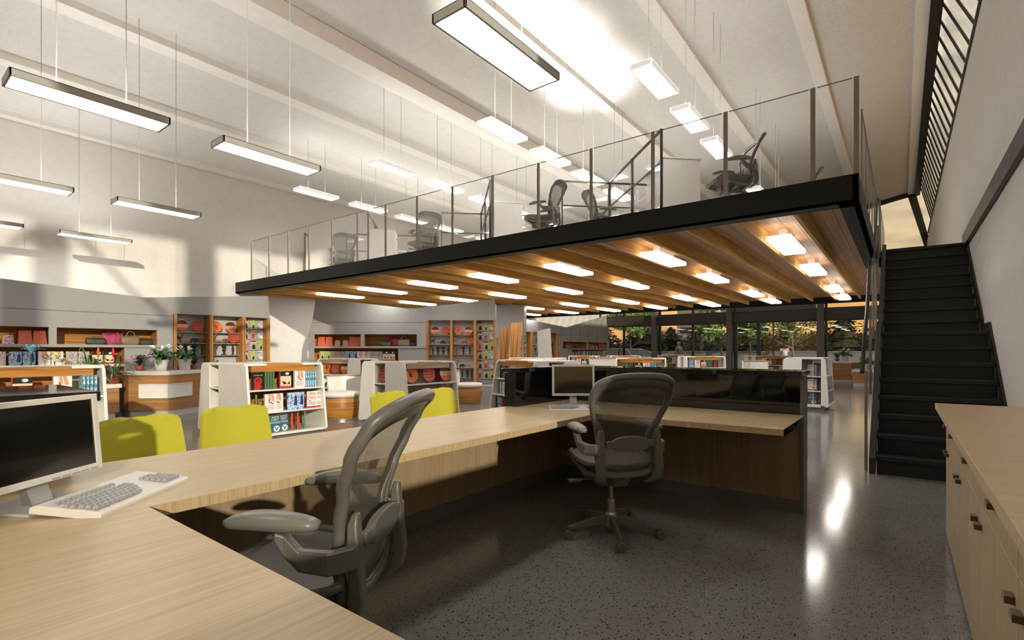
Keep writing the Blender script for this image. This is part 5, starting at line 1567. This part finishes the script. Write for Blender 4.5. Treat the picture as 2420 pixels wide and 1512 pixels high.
# ================================================================== outside
b = MB(); b.box(-70, 25.25, -.25, 50, 120, -.02); struct(b.build('ground', 'asphalt'))
b = MB(); b.box(-60, 25.3, -.02, 40, 28.2, .0); tag(b.build('grass_strip', 'grass'), 'strip of short grass just outside the far glazing', 'grass', None, 'stuff')
b = MB(); b.box(-50, 38.0, -.02, 30, 38.3, 1.12); b.box(-50, 37.95, 1.12, 30, 38.35, 1.20)
tag(b.build('boundary_wall', 'kerb_wall', bevel=.01), 'low blue-grey boundary wall outside behind the two people', 'wall')
def leaf_cloud(b, rnd, blobs, n, size):
    tot = sum(r[3]*r[4]*r[5] for r in blobs)
    for (cx, cy, cz, rx, ry, rz) in blobs:
        for _ in range(int(n*rx*ry*rz/tot)):
            a = rnd.random()*6.283; c = rnd.uniform(-1, 1); s = (1-c*c)**.5; k = rnd.uniform(.55, 1.05)
            p = Vector((cx+rx*k*s*math.cos(a), cy+ry*k*s*math.sin(a), cz+rz*k*c))
            u = Vector((rnd.uniform(-1,1), rnd.uniform(-1,1), rnd.uniform(-1,1))).normalized()
            v = u.cross(Vector((rnd.uniform(-1,1), rnd.uniform(-1,1), rnd.uniform(-1,1)))).normalized()
            sz = size*rnd.uniform(.6, 1.3)
            b.add([p-u*sz, p+v*sz*.6, p+u*sz, p-v*sz*.6], [(0,1,2,3)])
def broad(seed, x, y, label, rad, z0, z1, mat, bark, n=3600, size=.11, nb=26, fill=1.0):
    rnd = random.Random(seed)
    t = thing('broadleaf_tree', label, 'tree', (x, y, 0), 0, 'trees outside')
    b = MB(); zc = (z0+z1)/2
    b.tube([(0,0,0),(.03,0,z0*.5),(0,.02,z0),(0,0,zc),(.05,0,z1*.9)], [.075,.06,.055,.035,.012], 8)
    tips = []
    for i in range(11):
        a = 6.283*i/11+rnd.random(); h = z0*.85 + (z1-z0)*.6*rnd.random(); r = rad*rnd.uniform(.5,.9)
        tip = (r*math.cos(a), r*math.sin(a), h+rnd.uniform(.4,1.0)); tips.append(tip)
        b.tube([(0,0,h*.9),(tip[0]*.5,tip[1]*.5,h+.25),tip], [.03,.02,.006], 5)
    b.build('trunk', bark, t, smooth=True)
    blobs = []
    for i in range(nb):
        a = rnd.random()*6.283; k = rnd.random()**.5; zz = rnd.uniform(z0+.25, z1-.3)
        rr = rad*(1-abs((zz-zc)/(z1-z0)*2)**2*.55)
        q = rnd.uniform(.28, .46)*fill*rad/1.6
        blobs.append((rr*k*.85*math.cos(a), rr*k*.85*math.sin(a), zz, q*1.3, q*1.3, q))
    b = MB(); leaf_cloud(b, rnd, blobs, n, size); b.build('foliage', mat, t)
broad(1, -15.23, 33.68, 'bright green small tree outside, behind the grey car', 1.55, 1.75, 5.2, 'foliage', 'bark')
broad(2, -9.94, 36.9, 'bright green small tree outside, left of the brown column', 1.75, 1.6, 5.3, 'foliage', 'bark')
broad(3, -5.60, 37.2, 'pale olive airy tree outside, behind the woman in white', 2.0, 1.7, 5.0, 'foliage_olive', 'bark_pale', 3400, .075, 34, .95)
broad(4, -8.0, 36.5, 'bright green small tree outside, right of the brown column', 1.2, 1.9, 3.6, 'foliage', 'bark', 1800, .11, 14)
def conifer(seed, x, y, h, w, mat, label):
    rnd = random.Random(seed)
    t = thing('conifer', label, 'tree', (x, y, 0), 0, 'dark conifers beyond the boundary wall')
    MB().tube([(0,0,0),(0,0,h*.9)], [.14,.03], 8).build('trunk', 'bark', t)
    b = MB(); lv = 15
    for i in range(lv):
        k = i/lv; z = .25+h*.93*k; r = w*(1-k)**.75*rnd.uniform(.8,1.1)+.1
        for j in range(13):
            a = 6.283*j/13+rnd.random()*.6; rr = r*rnd.uniform(.7,1.15)
            for q in range(7):
                f = (q+rnd.random())/7; p = Vector((rr*f*math.cos(a), rr*f*math.sin(a), z-.18*f+rnd.uniform(-.12,.12)))
                u = Vector((math.cos(a)+rnd.uniform(-.5,.5), math.sin(a)+rnd.uniform(-.5,.5), rnd.uniform(-.5,.4))).normalized(); v = u.cross(Vector((rnd.uniform(-.4,.4),rnd.uniform(-.4,.4),1))).normalized()
                s = rnd.uniform(.13,.26)
                b.add([p-u*s, p+v*s*.55, p+u*s, p-v*s*.55], [(0,1,2,3)])
    for i in range(6):
        z0 = h*.9*i/6; r0 = w*.62*(1-i/6)**.8; r1 = w*.62*(1-(i+1)/6)**.8*.6+.03
        b.lathe([(r0,z0+.1),(r1,z0+h*.17)], 9)
    b.build('foliage', mat, t)
cn = [(-23.5,42,4.3,1.8),(-21.2,41.4,4.0,1.9),(-19.0,43,3.6,1.8),(-17.2,42.3,5.6,2.2),(-15.0,41,3.2,1.7),(-13.4,42.5,3.3,1.8),(-11.7,41,3.4,1.7),(-10.1,43,4.2,2.0),(-8.6,42,5.2,2.0),(-6.6,41.5,4.7,2.0),(-4.6,43.5,3.2,1.8),(-3.4,44,4.6,2.2),(-1.3,44.5,3.4,2.0),(.9,44,4.0,2.2),(2.9,43,4.6,2.0),(-25.5,43,3.6,1.8),(-27,42.5,4,1.8)]
cl_ = ['left of the car','above the car','left of the first bright tree','between the first two columns','behind the striped shirt','low and brown, right of the striped shirt','left of the second bright tree','behind the second bright tree','right of the brown column','behind the second pane','behind the olive tree, left half','behind the olive tree, right half','right of the far column','low, above the far white planter','at the right end by the stair','far left','farthest left']
for i, (x, y, h, w) in enumerate(cn):
    conifer(20+i, x, y, h, w*1.25, 'conifer' if i % 3 != 2 else 'conifer_brown', 'dark conifer beyond the boundary wall, ' + cl_[i])
for i, (x, y) in enumerate(((-25,47),(-20.5,47.5),(-16,48),(-11.5,48),(-7,48.5),(-2.5,49),(2,49))):
    rnd = random.Random(60+i); t = thing('dark_shrub', 'broad dark shrub behind the conifers, %s of seven from the left' % ordn[i], 'shrub', (x, y, 0), 0, 'dark shrubs behind the conifers')
    b = MB(); leaf_cloud(b, rnd, [(rnd.uniform(-2,2), rnd.uniform(-.5,.5), rnd.uniform(.5,2.0), 1.3, .8, 1.0) for _ in range(12)], 2600, .20)
    b.box(-2.4, -.3, 0, 2.4, .3, 1.9); b.build('foliage', 'conifer_brown', t)
    MB().tube([(0,0,0),(0,0,1.2)], .1, 8).build('stem', 'bark', t)
b = MB(); b.box(-2.9, 0, 0, 1.8, 4, 7.5); bd = tag(bpy.data.objects.new('office_building', None), 'distant grey office block with a dark window band, between the columns', 'building'); COL.objects.link(bd)
bd.location = (-21.6, 70, 0); bd.rotation_euler = (0, 0, R(20))
b.build('facade', 'facade', bd)
MB().box(-2.6, -.05, 3.6, 1.6, .02, 4.4).build('window_band', 'facade_window', bd)

# ------------------------------------------------------------------ car
cr = thing('parked_car', 'silver-blue parked car outside the glazing at the left of the far windows', 'car', (-12.5, 27.7, 0), R(-28))
side = [(-1.95,.30),(-2.02,.55),(-1.95,.82),(-1.80,.90),(-1.05,.96),(1.05,.92),(1.75,.80),(2.02,.62),(2.03,.35),(1.90,.26)]
b = MB(); secs = []
for y, k in ((-.86,.0),(-.80,1),(.80,1),(.86,.0)):
    secs.append([(x*(1 if k else .985), y, z if k else .30+(z-.30)*.90) for x, z in side])
b.loft(secs); b.build('body', 'car_silver', cr, bevel=.05, seg=3, smooth=True)
gh = [(-1.75,.90),(-1.50,1.24),(-1.0,1.35),(.10,1.35),(.55,1.25),(1.10,.90)]
b = MB(); b.loft([[(x*.97, y*(1-.0), z) if z < .95 else (x, y*.84, z) for x, z in gh] for y in (-.76, .76)]); b.build('windows', 'car_glass', cr, bevel=.03)
b = MB(); b.loft([[(-1.56,y,1.20),(-1.02,y,1.37),(.12,y,1.37),(.60,y,1.22),(.55,y,1.21),(.1,y,1.33),(-1.0,y,1.33),(-1.5,y,1.18)] for y in (-.66,.66)]); b.build('roof', 'car_silver', cr, smooth=True, bevel=.01)
b = MB()
for s in (-1, 1):
    for pts in (((1.10,.91),(.58,1.24)),((-.25,.93),(-.28,1.34)),((-1.76,.9),(-1.52,1.22))):
        b.tube([(pts[0][0], s*.765, pts[0][1]), (pts[1][0], s*.66, pts[1][1])], .028, 6)
b.build('window_pillars', 'car_silver', cr)
for sx in (-1.25, 1.28):
    for s in (-1, 1):
        T = Matrix.Translation((sx, s*.78, .31)) @ Matrix.Rotation(math.pi/2, 4, 'X')
        w = MB(); w.lathe([(.20,-.11),(.31,-.10),(.31,.10),(.20,.11)], 24, T); w = w.build('wheel', 'tyre', cr, smooth=True, bevel=.01)
        h = MB(); h.lathe([(.02,-.115),(.19,-.112),(.19,.112),(.02,.115)], 16, T); h.build('hub', 'steel', w)
for s in (-1, 1):
    MB().box(1.93, s*.72, .58, 2.02, s*.45, .70).build('headlight', 'lamp_white', cr, bevel=.01)

# ------------------------------------------------------------------ people
def skin_obj(name, V, E, mat, parent, root=0, sub=2):
    me = bpy.data.meshes.new(name); me.from_pydata([v[:3] for v in V], E, []); me.materials.append(MAT[mat])
    o = bpy.data.objects.new(name, me); COL.objects.link(o); o.parent = parent
    md = o.modifiers.new('skin', 'SKIN'); md.use_smooth_shade = True
    for i, v in enumerate(V):
        r = v[3]; me.skin_vertices[0].data[i].radius = r if isinstance(r, tuple) else (r, r); me.skin_vertices[0].data[i].use_root = (i == root)
    s = o.modifiers.new('sub', 'SUBSURF'); s.levels = sub; s.render_levels = sub
    return o
def person(label, loc, rz, top, legs, hair, long_hair=False, lean=.0, armL=None, armR=None, k=1.0):
    t = thing('person', label, 'person', loc, rz)
    t.scale = (k, k, k)
    # faces +x; z up; pelvis root
    armL = armL or [(.02,.25,1.16),(.06,.27,.92)]; armR = armR or [(.02,-.25,1.16),(.06,-.27,.92)]
    def L(p): return (p[0] + lean*max(0, p[2]-.95), p[1], p[2])
    V = [(0,0,.97,(.15,.11)),(lean*.15,0,1.12,(.13,.10)),(lean*.30,0,1.28,(.16,.105)),(lean*.45,0,1.42,(.135,.08)),(lean*.5,0,1.50,.052),(lean*.56+.01,0,1.57,.055),(lean*.6+.02,0,1.645,(.078,.092)),(lean*.62+.01,0,1.71,(.066,.078))]
    E = [(i, i+1) for i in range(7)]
    def chain(start, pts):
        p = start
        for q in pts:
            V.append(q); E.append((p, len(V)-1)); p = len(V)-1
        return p
    for s, arm in ((1, armL), (-1, armR)):
        sh = (lean*.45, s*.185, 1.415, .058); el, wr = arm
        e = chain(3, [sh, (el[0]+lean*.2, el[1], el[2], .043), (wr[0]+lean*.1, wr[1], wr[2], .028), (wr[0]+.01+lean*.1, wr[1], wr[2]-.07, (.040,.018))])
        for f in range(4):
            dx = -.03+.02*f
            hx, hy, hz = V[e][0], V[e][1], V[e][2]
            V.append((hx+dx, hy, hz-.085+abs(dx)*.3, .0095)); E.append((e, len(V)-1))
            V.append((hx+dx+.006, hy-s*.012, hz-.115+abs(dx)*.4, .0085)); E.append((len(V)-2, len(V)-1))
        V.append((V[e][0]+.045, V[e][1]-s*.01, V[e][2]-.03, .010)); E.append((e-1 if False else e, len(V)-1))
    for s in (1, -1):
        chain(0, [(0, s*.095, .90, .095), (.02, s*.10, .50, .060), (-.02, s*.10, .10, .042), (.0, s*.10, .05, .040), (.14, s*.105, .035, (.042,.028))])
    body = skin_obj('body', V, E, 'skin', t)
    # face features
    hx, hz = lean*.6+.02, 1.645
    b = MB()
    b.loft([[(hx+.085,-.006,hz+.02),(hx+.085,.006,hz+.02),(hx+.082,0,hz+.025)],[(hx+.118,-.014,hz-.018),(hx+.118,.014,hz-.018),(hx+.10,0,hz-.0)]])
    b.build('nose', 'skin', t)
    for s in (-1, 1):
        MB().lathe([(.001,-.006),(.009,0),(.001,.006)], 8, Matrix.Translation((hx+.086, s*.030, hz+.022))).build('eye', 'ink_black', t)
        b = MB(); b.lathe([(.004,-.024),(.014,-.01),(.016,.012),(.005,.026)], 8, Matrix.Translation((hx, s*.084, hz))); b.build('ear', 'skin', t, smooth=True)
    MB().box(hx+.082, -.022, hz-.045, hx+.092, .022, hz-.040).build('mouth', 'petal_pink', t)
    # hair
    b = MB(); n = 14; vs = []
    for i in range(8):
        a = math.pi*.5*i/7
        for q in range(n):
            g = 2*math.pi*q/n; r = .098*math.cos(a)
            front = max(0, math.cos(g))
            z = hz + .02 + .105*math.sin(a) + (.03*front if i == 0 else 0) - ((.07+(.05 if long_hair else 0))*(1-front) if i == 0 else 0)
            vs.append((hx-.012+r*math.cos(g)*1.08, r*math.sin(g)*.95, z))
    fs = [(i*n+q, i*n+(q+1) % n, (i+1)*n+(q+1) % n, (i+1)*n+q) for i in range(7) for q in range(n)] + [tuple(range(7*n, 8*n))]
    b.add(vs, fs)
    if long_hair: b.loft([[(hx-.10,-.08,hz+.02),(hx-.10,.08,hz+.02),(hx-.02,.095,hz+.0),(hx-.02,-.095,hz+.0)],[(hx-.13,-.085,hz-.12),(hx-.13,.085,hz-.12),(hx-.07,.09,hz-.12),(hx-.07,-.09,hz-.12)],[(hx-.13,-.05,hz-.27),(hx-.13,.05,hz-.27),(hx-.10,.05,hz-.26),(hx-.10,-.05,hz-.26)]])
    b.build('hair', hair, t, smooth=True)
    # shirt and trousers follow the body
    V2 = [(0,0,.95,(.165,.125)),(lean*.15,0,1.12,(.15,.115)),(lean*.30,0,1.28,(.178,.12)),(lean*.44,0,1.415,(.145,.09)),(lean*.47,0,1.455,.062)]
    E2 = [(0,1),(1,2),(2,3),(3,4)]
    for s, arm in ((1, armL), (-1, armR)):
        el = arm[0]; p = len(V2)
        V2 += [(lean*.45, s*.19, 1.41, .074), ((lean*.45+el[0]+lean*.2)*.5, (s*.19+el[1])*.5+s*.01, (1.41+el[2])*.5-.03, .068)]
        E2 += [(3, p), (p, p+1)]
    skin_obj('shirt', V2, E2, top, t)
    V3 = [(0,0,.97,(.160,.118))]; E3 = []
    for s in (1, -1):
        p = len(V3); V3 += [(0, s*.095, .88, .108), (.02, s*.10, .50, .078), (-.02, s*.10, .13, .065)]; E3 += [(0, p), (p, p+1), (p+1, p+2)]
    skin_obj('trousers', V3, E3, legs, t)
    for s in (1, -1):
        b = MB(); b.loft([[(-.09,s*.10-.045,0),(.19,s*.105-.045,0),(.19,s*.105+.045,0),(-.09,s*.10+.045,0)],[(-.07,s*.10-.035,.09),(.10,s*.105-.03,.07),(.10,s*.105+.03,.07),(-.07,s*.10+.035,.09)]])
        b.build('shoe', 'ink_black', t, bevel=.015)
    return t
person('grey-haired person in a blue and white striped polo shirt walking outside', (-10.41,29.82,0), R(165), 'shirt_band', 'denim', 'hair_grey', lean=.06, armR=[(-.10,-.27,1.15),(-.02,-.30,.92)], armL=[(.06,.26,1.15),(.12,.25,.93)])
person('long-haired person in a white T-shirt seen from behind, outside by the olive tree', (-5.45,33.61,0), R(110), 'shirt_white', 'denim', 'hair_brown', long_hair=True, lean=.12, k=.94, armR=[(.12,-.24,1.18),(.28,-.16,1.12)], armL=[(.10,.25,1.17),(.26,.20,1.08)])
drop_protos()
